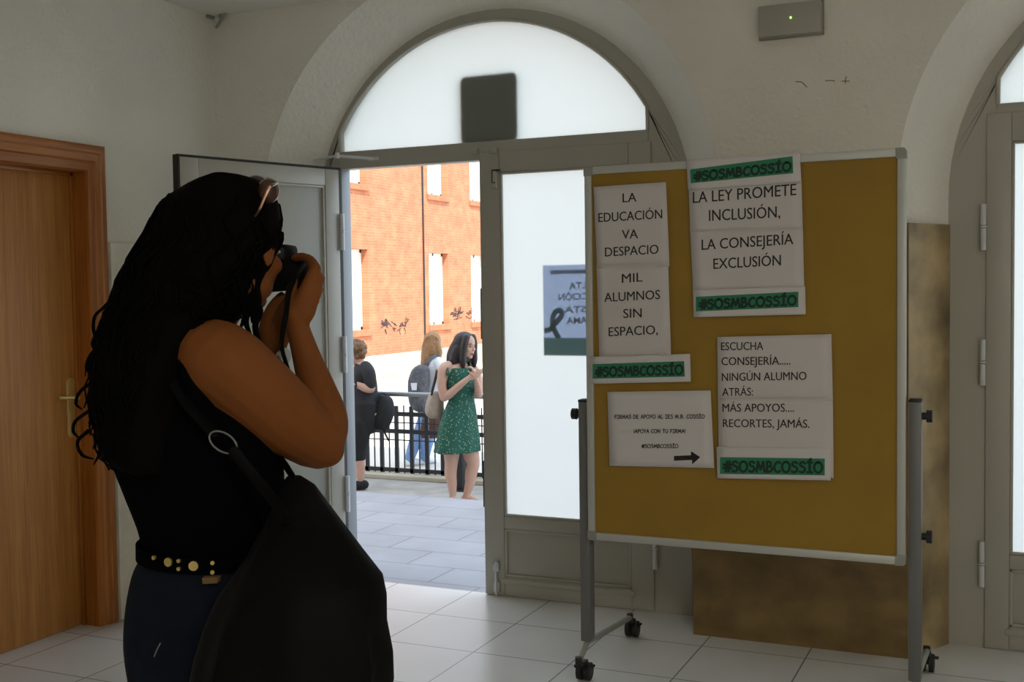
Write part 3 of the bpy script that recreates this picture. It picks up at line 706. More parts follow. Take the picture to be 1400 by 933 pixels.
sheet([(812,256),(911,249),(916,364),(817,367)], 0.001, 'white sheet reading LA EDUCACIÓN VA DESPACIO at the top left of the board',
      [('LA',(852,277),(871,276),13),('EDUCACIÓN',(819,304),(906,299),13),('VA',(851,327),(873,326),13),('DESPACIO',(828,351),(901,347),13)])
sheet([(816,362),(914,359),(918,486),(820,489)], 0.0022, 'white sheet reading MIL ALUMNOS SIN ESPACIO down the left of the board',
      [('MIL',(851,387),(879,385),13),('ALUMNOS',(827,413),(903,409),13),('SIN',(853,435),(878,434),13),('ESPACIO,',(833,460),(900,457),13)])
HG = 'hashtag strips on the notice board'
sheet([(806,488),(944,484),(945,522),(808,525)], 0.004, 'white strip with green hashtag band below the ESPACIO sheet at the left edge', hashtag=[(811,498),(936,494),(937,515),(811,518)], group=HG, pm='paper2')
def firmas(o, P, N):
    for txt, a, b, cap in (('FIRMAS DE APOYO AL IES M.B. COSS\u00cdO',(841,572.5),(964,572),5),('\u00a1APOYA CON TU FIRMA!',(867,592),(938,592),5),('#SOSMBCOSS\u00cdO',(877.5,612.5),(928,612.5),5)):
        ink = BM(); O, R = P(*a), P(*b); stroke_text(ink, txt, O, R-O, V((0, 0, (P(a[0], a[1]-cap)-O).z)), N, 0.0013, 0); obj('printed_line', ink, 'ink', o, None, None, recalc=False)
    ink = BM(); ngon(ink, [P(x, y) for x, y in ((922,630),(922,623.5),(945,622.5),(945.5,617),(958,625),(947,635),(946.5,629))][::-1], 0); obj('printed_arrow', ink, 'ink', o, None, None, recalc=False)
sheet([(831,536),(972,534),(977,640),(834,637)], 0.001, 'white sheet with small comic lettering FIRMAS DE APOYO and an arrow', extra=firmas, pm='paper2')
sheet([(942,257),(1096,246),(1098,312),(944,317)], 0.001, 'white sheet reading LA LEY PROMETE INCLUSIÓN below the top strip',
      [('LA LEY PROMETE',(948,278),(1089,267),16),('INCLUSIÓN,',(970,302.5),(1067,297.5),16)])
sheet([(944,315),(1098,310),(1100,394),(948,398)], 0.0022, 'white sheet reading LA CONSEJERÍA EXCLUSIÓN in the middle of the board',
      [('LA CONSEJERÍA',(960,342),(1085,334),15),('EXCLUSIÓN',(976,368),(1068,363),15)])
sheet([(939,219),(1094,208),(1096,249),(941,260)], 0.004, 'white strip with green hashtag band stuck over the top edge of the board', hashtag=[(944,232),(1084,214),(1085,237),(945,251)], group=HG, pm='paper2')
sheet([(948,397),(1101,391),(1102,430),(949,434)], 0.004, 'white strip with green hashtag band directly below the EXCLUSIÓN sheet', hashtag=[(952,406),(1092,399),(1092,420),(952,426)], group=HG, pm='paper2')
sheet([(981,461),(1137,457),(1139,548),(982,547)], 0.001, 'white sheet reading ESCUCHA CONSEJERÍA NINGÚN ALUMNO ATRÁS at lower right',
      [('ESCUCHA',(986.5,479),(1044,478.5),11.5),('CONSEJERÍA.....',(987,499.5),(1081,498.5),11.5),('NINGÚN ALUMNO',(987.5,521),(1103,519.5),11.5),('ATRÁS:',(988,541.5),(1030,541),11.5)])
sheet([(982,545),(1139,544),(1140,654),(983,612)], 0.0022, 'white sheet reading MÁS APOYOS RECORTES JAMÁS at the lower right',
      [('MÁS APOYOS....',(988.5,563),(1086,563),11.5),('RECORTES, JAMÁS.',(989,584),(1107,585),11.5)])
sheet([(980,611),(1136,613),(1136,657),(981,654)], 0.0045, 'white strip with green hashtag band below the RECORTES JAMÁS sheet', hashtag=[(985,625),(1128,627),(1128,650),(985,648)], group=HG, pm='paper2')

# ------------------------------------------------------------------ things on the walls and panes
# exit sign box behind the fanlight glass
p = on(632, 108, 1, YD+0.06); q = on(711, 192, 1, YD+0.06)
bm = BM(); cxs, czs = (p.x+q.x)/2, (p.z+q.z)/2; hw, hh, rr = (q.x-p.x)/2, (p.z-q.z)/2+0.004, 0.03
pts = []
for (sx, sz, a0) in ((1, 1, 0), (-1, 1, PI/2), (-1, -1, PI), (1, -1, 3*PI/2)):
    for k in range(7): a = a0 + PI/2*k/6; pts.append((cxs+sx*(hw-rr)+rr*math.cos(a), YD+0.0415, czs+sz*(hh-rr)+rr*math.sin(a)))
prism(bm, pts, (0, 0.03, 0))
o = obj('sign_plate', bm, mat('dark_green_sign', (0.03, 0.075, 0.06), 0.6), None, (cxs, YD+0.06, czs-hh), 40)
tag(o, 'dark green rounded square plate behind the frosted fanlight above the open door', 'sign')
# poster taped on the outside of the closed leaf's pane
yp = YD+0.0128
p = on(742.5, 363, 1, yp); q = on(745, 486, 1, yp); pw = 0.30
po = tag(obj('poster', (lambda b: (box(b, (p.x, yp, q.z), (p.x+pw, yp+0.0006, p.z)), b)[1])(BM()), 'poster_paper', None, (p.x+pw/2, yp, q.z)), 'pale poster with ribbon and green foot seen through the frosted pane behind the board', 'poster')
zt = on(744, 462, 1, yp).z
bm = BM(); box(bm, (p.x, yp-0.0006, q.z), (p.x+pw, yp-0.0001, zt)); obj('green_band', bm, 'poster_teal', po)
bm = BM(); rb = [on(x, y, 1, yp-0.001) for x, y in ((744, 452), (752, 451), (758, 444), (768, 432), (768, 426), (762, 425), (756.5, 432), (756, 445), (760, 455), (764, 462))]
pts = [V(r) for r in smoothpath([tuple(r) for r in rb], 4)]
for a, b in zip(pts, pts[1:]):
    t_ = (b-a).normalized(); n_ = V((-t_.z, 0, t_.x))*0.0125
    ngon(bm, [a-n_, b-n_+t_*0.002, b+n_+t_*0.002, a+n_])
obj('ribbon', bm, 'poster_dark', po)
bm = BM()
for txt, a, b, cap in (('ALTA',(778,395.5),(812,393.5),9),('ACCI\u00d3N',(764,411),(812,409),9),('ESTA',(772,428),(810,426.5),9),('AMA',(775,443),(803,442),9)):
    O, R = on(*a, 1, yp-0.0008), on(*b, 1, yp-0.0008); font_text(bm, txt, O, R-O, V((0, 0, (on(a[0], a[1]-cap, 1, yp).z-on(*a, 1, yp).z))), 0, 0.012, True)
bmesh.ops.recalc_face_normals(bm, faces=bm.faces); obj('printing', bm, 'poster_grey', po)
bm = BM(); box(bm, (on(753, 372, 1, yp).x, yp-0.0007, on(753, 375, 1, yp).z), (p.x+pw-0.02, yp-0.0001, on(753, 370, 1, yp).z)); obj('heading_line', bm, 'poster_grey', po)
# emergency light over the pier
p = on(1040, 12, 1, YW); q = on(1125, 46, 1, YW)
el = empty('emergency_light', ((p.x+q.x)/2, YW, q.z), 'small white wall-mounted emergency light with green lamp above the board', 'emergency light')
bm = BM(); box(bm, (p.x, YW-0.045, q.z), (q.x, YW-0.002, p.z), 0.008); obj('housing', bm, 'white_paint', el, None, 40)
bm = BM(); box(bm, (p.x-0.006, YW-0.012, q.z-0.006), (q.x+0.006, YW-0.001, p.z+0.006), 0.003); obj('back_plate', bm, 'grey_plastic', el, None, 40)
bm = BM(); l_ = on(1081, 24, 1, YW-0.046); ell(bm, l_, (0.004, 0.003, 0.004)); obj('indicator_lamp', bm, 'green_led', el)
bm = BM()
for pp in ([(1088,112),(1094,112),(1098,114),(1103,119)], [(1129,110.5),(1135,110),(1141,111)], [(1157,105),(1155.5,110),(1156,114)], [(1151,111),(1161,111)]):
    tube(bm, [on(x, y, 1, YW-0.0005) for x, y in pp], 0.0018, 5, 3)
obj('plaster_crack', bm, 'marble_shaded', wf)
# cables and clips in the ceiling corner
bm = BM()
for pts in ([(321,4),(309,18),(296,37)], [(299,2),(303,14),(300,22),(304,26)], [(314,6),(306,12),(297,14)], [(308,2),(316,12),(318,9)]):
    tube(bm, [on(x, y, 1, YW-0.03) for x, y in pts], 0.007, 8, 3)
p = on(287, 12, 1, YW-0.02)
box(bm, (p.x-0.02, YW-0.05, p.z-0.05), (p.x+0.015, YW-0.003, p.z+0.03), 0.004)
o = obj('cable_bundle', bm, 'grey_plastic', None, on(305, 10, 1, YW-0.03), 60); tag(o, 'loose cable ends and clip hanging in the ceiling corner', 'cables')

# ------------------------------------------------------------------ people
def hd(c, s): return HR*c + HF*s                       # level direction: right / away as the photo sees them
def head(bm, c, F, k=1.0, tilt=0.0):
    F = V(F).normalized(); Lf = V((0, 0, 1)).cross(F).normalized()
    mt = Matrix.Translation(c) @ Matrix((F, Lf, V((0, 0, 1)))).transposed().to_4x4() @ Matrix.Rotation(tilt, 4, 'Y') @ Matrix.Scale(k, 4)
    E = lambda p, r: ell(bm, p, r, mt, 20)
    E((-0.012, 0, 0.028), (0.098, 0.076, 0.088)); E((0.022, 0, -0.035), (0.066, 0.060, 0.078))
    E((0.054, 0, -0.098), (0.027, 0.026, 0.019)); E((0.012, 0.03, -0.072), (0.05, 0.03, 0.034)); E((0.012, -0.03, -0.072), (0.05, 0.03, 0.034))
    E((0.070, 0, 0.020), (0.020, 0.044, 0.012)); E((0.058, 0.034, -0.030), (0.024, 0.022, 0.02)); E((0.058, -0.034, -0.030), (0.024, 0.022, 0.02))
    E((0.089, 0, -0.012), (0.010, 0.009, 0.022)); E((0.098, 0, -0.030), (0.012, 0.013, 0.010))
    E((0.080, 0, -0.060), (0.012, 0.022, 0.007)); E((0.079, 0, -0.071), (0.012, 0.018, 0.008))
    for s in (1, -1): E((-0.006, s*0.076, -0.012), (0.017, 0.007, 0.031))
    return mt
def face_parts(mt, parent, hairm, sk=None):
    for s in (1, -1):
        bm = BM(); ell(bm, (0.0735, s*0.031, -0.002), (0.009, 0.012, 0.0055), mt, 12); e = obj('eye', bm, 'eye_white', parent, None, 180)
        bm = BM(); ell(bm, (0.0815, s*0.031, -0.002), (0.0035, 0.0065, 0.0065), mt, 10); obj('iris', bm, 'eye_dark', e, None, 180)
        bm = BM(); tube(bm, [mt @ V(p) for p in ((0.084, s*0.014, 0.020), (0.083, s*0.032, 0.026), (0.070, s*0.050, 0.020))], [0.003, 0.0035, 0.002], 6, 3); obj('eyebrow', bm, hairm, parent, None, 180)
    bm = BM(); tube(bm, [mt @ V(p) for p in ((0.080, -0.022, -0.066), (0.0905, -0.008, -0.063), (0.092, 0, -0.0645), (0.0905, 0.008, -0.063), (0.080, 0.022, -0.066))], [0.002, 0.0045, 0.005, 0.0045, 0.002], 6, 3)
    tube(bm, [mt @ V(p) for p in ((0.081, -0.018, -0.068), (0.0905, 0, -0.0725), (0.081, 0.018, -0.068))], [0.002, 0.0055, 0.002], 6, 3); obj('lips', bm, 'lip', parent, None, 180)
def T(px, py, d, r): p = at(px, py, d); return (p.x, p.y, p.z, r)
def limb(bm, L, seg=16, sub=5): tube(bm, [p[:3] for p in L], [p[3] for p in L], seg, sub)
def R_(px, py, d, a, b): p = at(px, py, d); return (p.x, p.y, p.z, a, b)
def hand(bm, wr, d, pn, lat, k=1.0, curl=0.5, spread=1.0, thumb=1):
    """wr wrist, d hand direction, pn palm normal (towards which fingers curl), lat towards the index side"""
    wr, d, pn, lat = V(wr), V(d).normalized(), V(pn).normalized(), V(lat).normalized()
    for i, (o, ln, l1, r) in enumerate(((0.030, 0.086, 0.042, 0.0088), (0.010, 0.090, 0.046, 0.0090), (-0.010, 0.085, 0.043, 0.0086), (-0.029, 0.076, 0.033, 0.0076))):
        kn = wr + d*ln*k + lat*o*k*spread
        tube(bm, [wr + lat*o*0.5*k, (wr+kn)*0.5 + lat*o*0.2*k, kn], [0.015*k, 0.0145*k, 0.0115*k], 10, 2)
        pts = [kn]; a = curl*0.5
        for j, f in enumerate((1.0, 0.62, 0.50)):
            dd = d*math.cos(a) + pn*math.sin(a); pts.append(pts[-1] + dd*l1*f*k); a += curl
        tube(bm, pts, [r*1.1*k, r*k, r*0.95*k, r*0.8*k], 10, 2)
    b0 = wr + d*0.02*k + lat*0.024*k*thumb
    tube(bm, [b0, b0 + (d*0.6+lat*0.7*thumb+pn*0.35).normalized()*0.042*k, b0 + (d*0.75+lat*0.42*thumb+pn*0.5).normalized()*0.076*k, b0 + (d*0.9+lat*0.25*thumb+pn*0.6).normalized()*0.102*k], [0.016*k, 0.0125*k, 0.0105*k, 0.0085*k], 10, 2)

# ---- the woman photographing, close on the left
D0 = 2.10
base = at(297, 700, D0); pw_ = empty('person', (base.x, base.y, 0), 'woman with long black curly hair in a black sleeveless top raising a camera', 'person')
Rb, Fb = hd(0.77, -0.64), hd(0.64, 0.77)                # her right, her front
torso = [(262,446,2.10,.062,.052),(252,462,2.10,.118,.066),(250,490,2.10,.150,.088),(254,540,2.10,.160,.116),(264,600,2.10,.166,.138),(278,660,2.10,.152,.132),(291,720,2.10,.142,.122),(296,758,2.10,.138,.120),(296,820,2.10,.172,.143),(297,880,2.10,.178,.148),(297,930,2.10,.172,.135)]
bm = BM()
loft(bm, [R_(*t_) for t_ in torso], Rb, Fb)
limb(bm, [T(268,455,2.10,.058), T(290,425,2.11,.052), T(312,390,2.12,.052)])                       # neck
HC = at(325, 336, 2.125); HFc = hd(0.42, 0.91)
hmt = head(bm, HC, HFc, 1.0, 0.12)
# right arm: shoulder, elbow, wrist
limb(bm, [T(262,478,2.06,.060), T(300,494,2.00,.072), T(343,529,2.02,.071), T(393,573,2.06,.066), T(432,602,2.10,.056)])
limb(bm, [T(432,600,2.10,.056), T(443,575,2.12,.046), T(434,535,2.14,.0365), T(419,488,2.155,.0275), T(406,444,2.165,.0215)])
ell(bm, at(446, 616, 2.10), (.034, .034, .032))
# left arm behind
limb(bm, [T(200,478,2.20,.060), T(190,500,2.27,.068), T(245,570,2.33,.058), T(318,628,2.36,.048)])
limb(bm, [T(318,628,2.36,.048), T(340,580,2.35,.042), T(361,526,2.33,.030), T(373,489,2.31,.0225)])
# right hand on the grip
wr = T(404,440,2.165,0)[:3]
kn = [(431,368,2.18), (434,384,2.175), (432,399,2.17), (426,413,2.165)]
for i, k_ in enumerate(kn):
    tube(bm, [at(400+i*4, 438, 2.165), at((404+k_[0])/2+i*2, (436+k_[1])/2, 2.165), at(*k_)], [.017, .0165, .0125], 10, 3)
tube(bm, [at(*q) for q in ((431,368,2.18),(424,356,2.205),(412,351.5,2.225),(402,353,2.235))], [.0125,.0105,.0095,.008], 10, 3)
for q, r in ((((434,384,2.175),(438,380,2.21),(430,379,2.235),(420,380,2.24)), .0098), (((432,399,2.17),(436,397,2.205),(428,396,2.23),(418,396,2.235)), .0096), (((426,413,2.165),(431,412,2.195),(424,411,2.215),(415,410,2.22)), .0085)):
    tube(bm, [at(*p_) for p_ in q], [r*1.15, r*1.05, r, r*.85], 10, 3)
tube(bm, [at(*q) for q in ((400,432,2.16),(398,415,2.165),(398,398,2.175),(402,384,2.18))], [.017,.0125,.011,.009], 10, 3)
# left hand under the lens
kL = [(381,432,2.335), (388,436,2.325), (393,442,2.315), (396,449,2.305)]
for i, k_ in enumerate(kL):
    tube(bm, [at(371, 492, 2.31), at((372+k_[0])/2, (480+k_[1])/2, 2.31), at(*k_)], [.021, .018, .0125], 10, 3)
    tube(bm, [at(*k_), at(k_[0]+8, k_[1]-20, k_[2]+.01), at(k_[0]+18, k_[1]-34, k_[2]+.005)], [.0115, .0098, .008], 10, 3)
tube(bm, [at(368,480,2.30), at(362,448,2.29), at(372,420,2.29), at(385,404,2.295)], [.017,.013,.011,.009], 10, 3)
# legs down to the floor
for s, fx in ((1, 0.10), (-1, -0.02)):
    hc = at(297, 900, 2.10) + Rb*(0.088*s)
    k_ = V((hc.x, hc.y, 0.47)) + Fb*0.02; a_ = V((hc.x, hc.y, 0.085)) + Fb*fx
    limb(bm, [(hc.x, hc.y, hc.z, .095), (*((hc*0.55+k_*0.45)), .084), (*k_, .060), (*(k_*0.6+a_*0.4), .054), (*a_, .038)])
    tube(bm, [a_ - Fb*0.03 - V((0, 0, 0.04)), a_ + Fb*0.08 - V((0, 0, 0.05)), a_ + Fb*0.15 - V((0, 0, 0.058))], [.036, .034, .024], 12, 3)
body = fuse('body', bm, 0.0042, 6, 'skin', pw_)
face_parts(hmt, body, 'hair')
# sleeveless top
bm = BM()
tt = [(262,452,2.10,.052,.052),(252,462,2.10,.100,.076),(249,476,2.10,.120,.090),(250,500,2.10,.134,.104),(254,540,2.10,.160,.124),(264,600,2.10,.174,.146),(278,660,2.10,.160,.140),(291,720,2.10,.146,.127),(296,752,2.10,.145,.126),(296,760,2.10,.146,.127)]
loft(bm, [R_(*t_) for t_ in tt], Rb, Fb, 40, 3, lambda t_, a: 0.012*math.sin(5*a+9*t_)*max(0, t_-0.3))
tube(bm, [at(290,446,2.04), at(262,470,1.985), at(262,520,1.965), at(285,575,1.97)], [.016,.022,.022,.02], 10, 3)
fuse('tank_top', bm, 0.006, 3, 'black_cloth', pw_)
# jeans
bm = BM()
loft(bm, [R_(*t_) for t_ in ((296,746,2.10,.146,.127),(296,762,2.10,.150,.131),(296,782,2.10,.166,.142),(296,825,2.10,.180,.152),(297,880,2.10,.187,.157),(297,935,2.10,.182,.145))], Rb, Fb, 36)
for s in (1, -1):
    hc = at(297, 900, 2.10) + Rb*(0.088*s); k_ = V((hc.x, hc.y, 0.47)) + Fb*0.02; a_ = V((hc.x, hc.y, 0.10)) + Fb*(0.10 if s > 0 else -0.02)
    limb(bm, [(hc.x, hc.y, hc.z, .106), (*((hc*0.55+k_*0.45)), .094), (*k_, .070), (*(k_*0.6+a_*0.4), .066), (*a_, .055)])
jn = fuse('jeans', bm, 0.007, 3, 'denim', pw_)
for s in (1, -1):
    hc = at(297, 900, 2.10) + Rb*(0.088*s); a_ = V((hc.x, hc.y, 0.0)) + Fb*(0.10 if s > 0 else -0.02)
    bm = BM(); tube(bm, [a_ - Fb*0.045 + V((0, 0, .052)), a_ + Fb*0.06 + V((0, 0, .05)), a_ + Fb*0.16 + V((0, 0, .036))], [.048, .047, .033], 14, 4)
    bmesh.ops.bisect_plane(bm, geom=bm.verts[:]+bm.edges[:]+bm.faces[:], plane_co=(0, 0, 0.002), plane_no=(0, 0, 1), clear_inner=True)
    sh = obj('shoe', bm, 'black_plastic', pw_, None, 180)
# belt with metal eyelets
bm = BM()
def belt_pt(an, y, g): p = R_(296, y, 2.10,   .150+g, .131+g); c = V(p[:3]); return c + Rb*math.cos(an)*p[3] + Fb*math.sin(an)*p[4]
rs = []
for k in range(48):
    a = 2*PI*k/48; rs.append([belt_pt(a, 739, .002), belt_pt(a, 739, .006), belt_pt(a, 759, .006), belt_pt(a, 759, .002)])
rings(bm, rs + [rs[0]], False); bt = obj('belt', bm, 'black_cloth', pw_, None, 40)
for (px, py, r) in ((231,771,6), (245,768,2.6), (245,779,2.6), (265,774,6.5), (290,770,2.8), (290,783,2.8), (210,768,3.0)):
    c = at(px, py, 1.97); best = min((belt_pt(2*PI*k/720, 402+(py-402)*.93, .006) for k in range(720)), key=lambda q: (q-CAM).length*0.0 + ((q - CAM).normalized()-(c-CAM).normalized()).length + (0.5 if (q-CAM).dot(FWD) > 2.10 else 0))
    n = (best - V(R_(296, py, 2.10, 0, 0)[:3])); n.z = 0; n.normalize()
    bm = BM(); cyl(bm, best - n*0.001, best + n*0.004, r/770, 14)
    obj('rivet', bm, 'brass', bt, None, 40)
bm = BM(); c = belt_pt(0, 0, 0); pts = [(276,791),(298,790),(297,798),(277,799)]
prism(bm, [at(x, y, 1.938) for x, y in pts], FWD*0.02); obj('back_patch', bm, 'brown_patch', jn)
# hair: mass plus curls
bm = BM()
Hm = [(320,243,22),(314,252,52),(303,275,78),(298,300,87),(290,330,94),(277,352,97),(259,380,93),(248,410,89),(232,440,84),(212,470,73),(202,500,68),(198,540,66),(197,580,66),(198,610,61),(205,630,50),(214,642,30)]
def hdep(y): return (2.115, .112) if y < 345 else ((2.115-(y-345)/155*.105, .112-(y-345)/155*.02) if y < 500 else (2.01, .085))
rs = []
for x, y, hw_ in Hm:
    d, hd_ = hdep(y); p = at(x, y, d); rs.append((p.x, p.y, p.z, hw_*d/F_PX*0.97, hd_))
loft(bm, rs, HR, HF, 36, 3, lambda t_, a: 0.03*math.sin(7*a+22*t_)*t_)
rnd = random.Random(3)
def interp(y):
    for (x0, y0, w0), (x1, y1, w1) in zip(Hm, Hm[1:]):
        if y0 <= y <= y1: t_ = (y-y0)/(y1-y0); return x0+(x1-x0)*t_, w0+(w1-w0)*t_
    return Hm[-1][0], Hm[-1][2]
curls = BM()
for i in range(360):
    an = rnd.uniform(0, 2*PI) if i % 3 else rnd.uniform(PI*0.75, PI*1.35)
    y0 = rnd.uniform(262, 470); y1 = min(y0 + rnd.uniform(120, 260), rnd.uniform(590, 655)); ph = rnd.uniform(0, 6.28); off = rnd.uniform(-0.014, 0.003); n = 16
    amp = rnd.uniform(0.005, 0.012); fr = rnd.uniform(1.6, 3.2)
    if math.cos(an) > 0.3 and y1 > 440: y1 = 430
    pts, rr_ = [], []
    for k in range(n):
        t_ = k/(n-1); y = y0+(y1-y0)*t_; x, hw_ = interp(y); d, hd_ = hdep(y); a = an + 0.10*math.sin(fr*2*PI*t_+ph)
        e = off + amp*t_*math.sin(fr*2*PI*t_+ph*1.7) + 0.004*t_*t_
        p = at(x, y, d) + HR*math.cos(a)*(hw_*d/F_PX + e) + HF*math.sin(a)*(hd_ + e); pts.append(p); rr_.append(0.0036*(1-0.75*t_)+0.0005)
    tube(curls, pts, rr_, 4, 1)
for path in ([(196,352),(178,372),(160,400),(142,420),(130,432),(128,452),(134,470)], [(205,345),(186,356),(180,370),(178,388)], [(190,400),(165,418),(150,420),(140,428)], [(150,470),(128,480),(118,500),(122,512)],
             [(130,520),(110,535),(104,552),(112,560)], [(125,560),(104,575),(100,590),(110,600)], [(120,590),(106,604),(112,622),(128,628)], [(170,620),(158,636),(160,648)], [(195,630),(188,645),(196,652)],
             [(150,600),(136,622),(128,636)], [(182,372),(168,396),(158,404)], [(140,440),(134,452),(126,470),(132,484)]):
    tube(curls, [at(x, y, 2.03+rnd.uniform(-.05, .05)) for x, y in path], [.0042]+[.0032]*(len(path)-2)+[.0012], 5, 4)
for path in ([(352,345),(350,372),(345,395),(350,420),(344,440)], [(360,342),(362,365),(352,390),(354,412),(346,432),(350,450)], [(344,350),(338,385),(342,415),(336,440),(345,462)], [(372,338),(370,356),(362,372),(358,384)], [(346,352),(352,380),(347,405),(356,425),(349,446),(353,470),(346,486)], [(334,372),(330,402),(335,430),(328,450)], [(322,372),(318,402),(322,428),(316,446)], [(338,352),(336,372),(344,402),(338,428)], [(366,300),(376,322),(370,340),(364,352)]):
    dd = 2.09 if path[0][0] < 368 else 2.13
    tube(curls, [at(x, y, dd) for x, y in path], [.008]+[.006]*(len(path)-2)+[.002], 6, 4)
me_t = bpy.data.meshes.new('tmp'); 
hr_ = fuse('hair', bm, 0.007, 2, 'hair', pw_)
curls_o = obj('hair_curls', curls, 'hair', hr_, None, 180)
# fringe rolling back from the forehead
# wristwatch
bm = BM(); c = at(373, 487, 2.31); ax = (at(360,530,2.33)-c).normalized(); u = ax.orthogonal().normalized(); v = ax.cross(u)
rings(bm, [[c+ax*t_+u*math.cos(2*PI*k/28)*r+v*math.sin(2*PI*k/28)*r for k in range(28)] for t_, r in ((-.008,.0255),(-.008,.0275),(.008,.0285),(.008,.026))] , False)
ws = obj('wristwatch', bm, 'steel', pw_, None, 40)
bm = BM(); o_ = c + (HR*0.8-HF*0.5).normalized()*0.027; nn = (HR*0.8-HF*0.5).normalized(); cyl(bm, o_-nn*.002, o_+nn*.007, .017, 24); cyl(bm, o_+nn*.007, o_+nn*.0085, .014, 24); obj('watch_face', bm, 'steel', ws, None, 40)

# camera in her hands
CF = hd(0.14, 0.99); CR = hd(0.99, -0.14); cc = at(388, 371, 2.275)
cmt = Matrix.Translation(cc) @ Matrix.Scale(0.84, 4) @ Matrix((CR, CF, V((0, 0, 1)))).transposed().to_4x4() @ Matrix.Rotation(-0.06, 4, 'Y')
cmr = empty('camera', cc, 'black camera held up to the long-haired woman\'s eye', 'camera')
bm = BM(); box(bm, (-0.066, -0.03, -0.047), (0.062, 0.032, 0.036), 0.010, 0, cmt); box(bm, (0.036, -0.026, -0.046), (0.066, 0.056, 0.034), 0.012, 0, cmt)
box(bm, (-0.026, -0.034, 0.03), (0.026, 0.045, 0.062), 0.010, 0, cmt); obj('camera_body', bm, 'camera_black', cmr, None, 40)
bm = BM(); P_ = lambda *a: cmt @ V(a)
rings(bm, [[P_(math.cos(2*PI*k/28)*r, y, -.005+math.sin(2*PI*k/28)*r) for k in range(28)] for y, r in ((.03,.034),(.055,.034),(.056,.037),(.08,.037),(.081,.033),(.095,.034),(.108,.034),(.109,.028),(.09,.026))]); obj('lens', bm, 'camera_black', cmr, None, 40)
bm = BM(); box(bm, (-0.018, -0.052, 0.026), (0.018, -0.03, 0.054), 0.006, 0, cmt); obj('eyecup', bm, 'seal', cmr, None, 40)
bm = BM(); cyl(bm, P_(-0.046, 0.0, 0.034), P_(-0.046, 0.0, 0.046), 0.013, 18); obj('dial', bm, 'camera_black', cmr, None, 40)
bm = BM(); tube(bm, [P_(0.064, -0.02, 0.02), at(398, 390, 2.15), at(391, 430, 2.125), at(385, 470, 2.12), at(392, 500, 2.115), at(402, 530, 2.125), at(408, 556, 2.15), at(380, 580, 2.24), at(345, 520, 2.26), at(318, 455, 2.20), at(300, 430, 2.16)], [.007,.010,.0105,.009,.009,.011,.011,.010,.010,.010,.010], 10, 4, 0.35)
obj('strap', bm, 'bag_black', cmr, None, 180)

# sunglasses pushed up on her hair
g0 = at(372, 268, 2.06)
sg = empty('sunglasses', g0, 'brown sunglasses pushed up on top of the photographing woman\'s hair', 'sunglasses')
for (cx_, cy_, d_, rx, ry) in ((366, 262, 2.07, 15, 18), (352, 250, 2.20, 13, 10)):
    bm = BM(); c = at(cx_, cy_, d_); mt = Matrix.Translation(c) @ Matrix((HR*0.9-HF*0.44, HF*0.9+HR*0.44, V((0, 0, 1)))).transposed().to_4x4() @ Matrix.Rotation(0.35, 4, 'Y')
    ell(bm, (0, 0, 0), (rx*d_/F_PX, 0.022, ry*d_/F_PX), mt, 20); obj('lens', bm, 'brown_lens', sg, None, 180)
bm = BM(); tube(bm, [at(370,254,2.015), at(362,270,2.01), at(354,288,2.02), at(345,300,2.06)], [.0028,.0026,.0024,.002], 8, 3); obj('temple', bm, 'rose_gold', sg, None, 180)
bm = BM(); tube(bm, [at(370,254,2.015), at(378,250,2.08), at(366,244,2.19)], .003, 8, 3); obj('bridge', bm, 'brown_lens', sg, None, 180)

# slouchy black bag at her hip
hb = empty('shoulder_bag', at(400, 900, 1.86), 'large slouchy black shoulder bag hanging at the photographing woman\'s hip', 'bag')
bm = BM(); rs = []
for l_, r_, y, hd_, d_ in ((392,412,652,.016,1.95),(384,430,664,.032,1.94),(374,450,692,.050,1.92),(360,472,722,.064,1.90),(340,498,757,.080,1.88),(318,524,790,.092,1.86),(300,529,815,.10,1.855),(284,529,850,.108,1.85),(270,537,893,.114,1.85),(262,538,930,.116,1.85),(262,530,965,.112,1.85),(285,505,1000,.095,1.85),(330,470,1016,.06,1.85)):
    d_ -= 0.05*min(1, (y-652)/60)
    p = at((l_+r_)/2, y, d_); rs.append((p.x, p.y, p.z, (r_-l_)/2*d_/F_PX, hd_))
loft(bm, rs, HR, HF, 56, 1, lambda t_, a: (0.09*max(0, math.cos(a*4+3.2*t_+0.5))**3*math.sin(PI*min(1, t_*1.1)) + 0.02*math.sin(9*a-6*t_))*(1 if math.cos(a) < 0.8 else 0.3))
obj('bag_body', bm, 'bag_black', hb, None, 24)
bm = BM(); tube(bm, [at(402,656,1.94), at(384,628,2.06), at(350,590,2.27), at(290,530,2.27), at(228,468,2.235), at(205,448,2.14), at(215,480,2.00), at(250,545,1.945), at(292,592,1.915)], [.010]*9, 10, 4, 0.35); obj('strap', bm, 'bag_black', hb, None, 180)
bm = BM(); tube(bm, [at(320,618,1.90), at(350,655,1.90), at(378,690,1.865), at(392,712,1.81)], [.010]*4, 10, 4, 0.35); obj('strap', bm, 'bag_black', hb, None, 180)
bm = BM(); c = at(305, 605, 1.905); pts = [c + HR*math.cos(a)*0.023*0.9 + V((0, 0, 1))*math.sin(a)*0.019 - HR*math.sin(a)*0.010 for a in [2*PI*k/24 for k in range(25)]]
tube(bm, pts, 0.0017, 8); obj('strap_ring', bm, 'grey_metal', hb, None, 180)
bm = BM(); tube(bm, [at(219,880,1.945), at(214,890,1.942), at(211,898,1.94)], [.0012]*3, 8, 2); obj('zip_pull', bm, 'grey_metal', hb, None, 180)

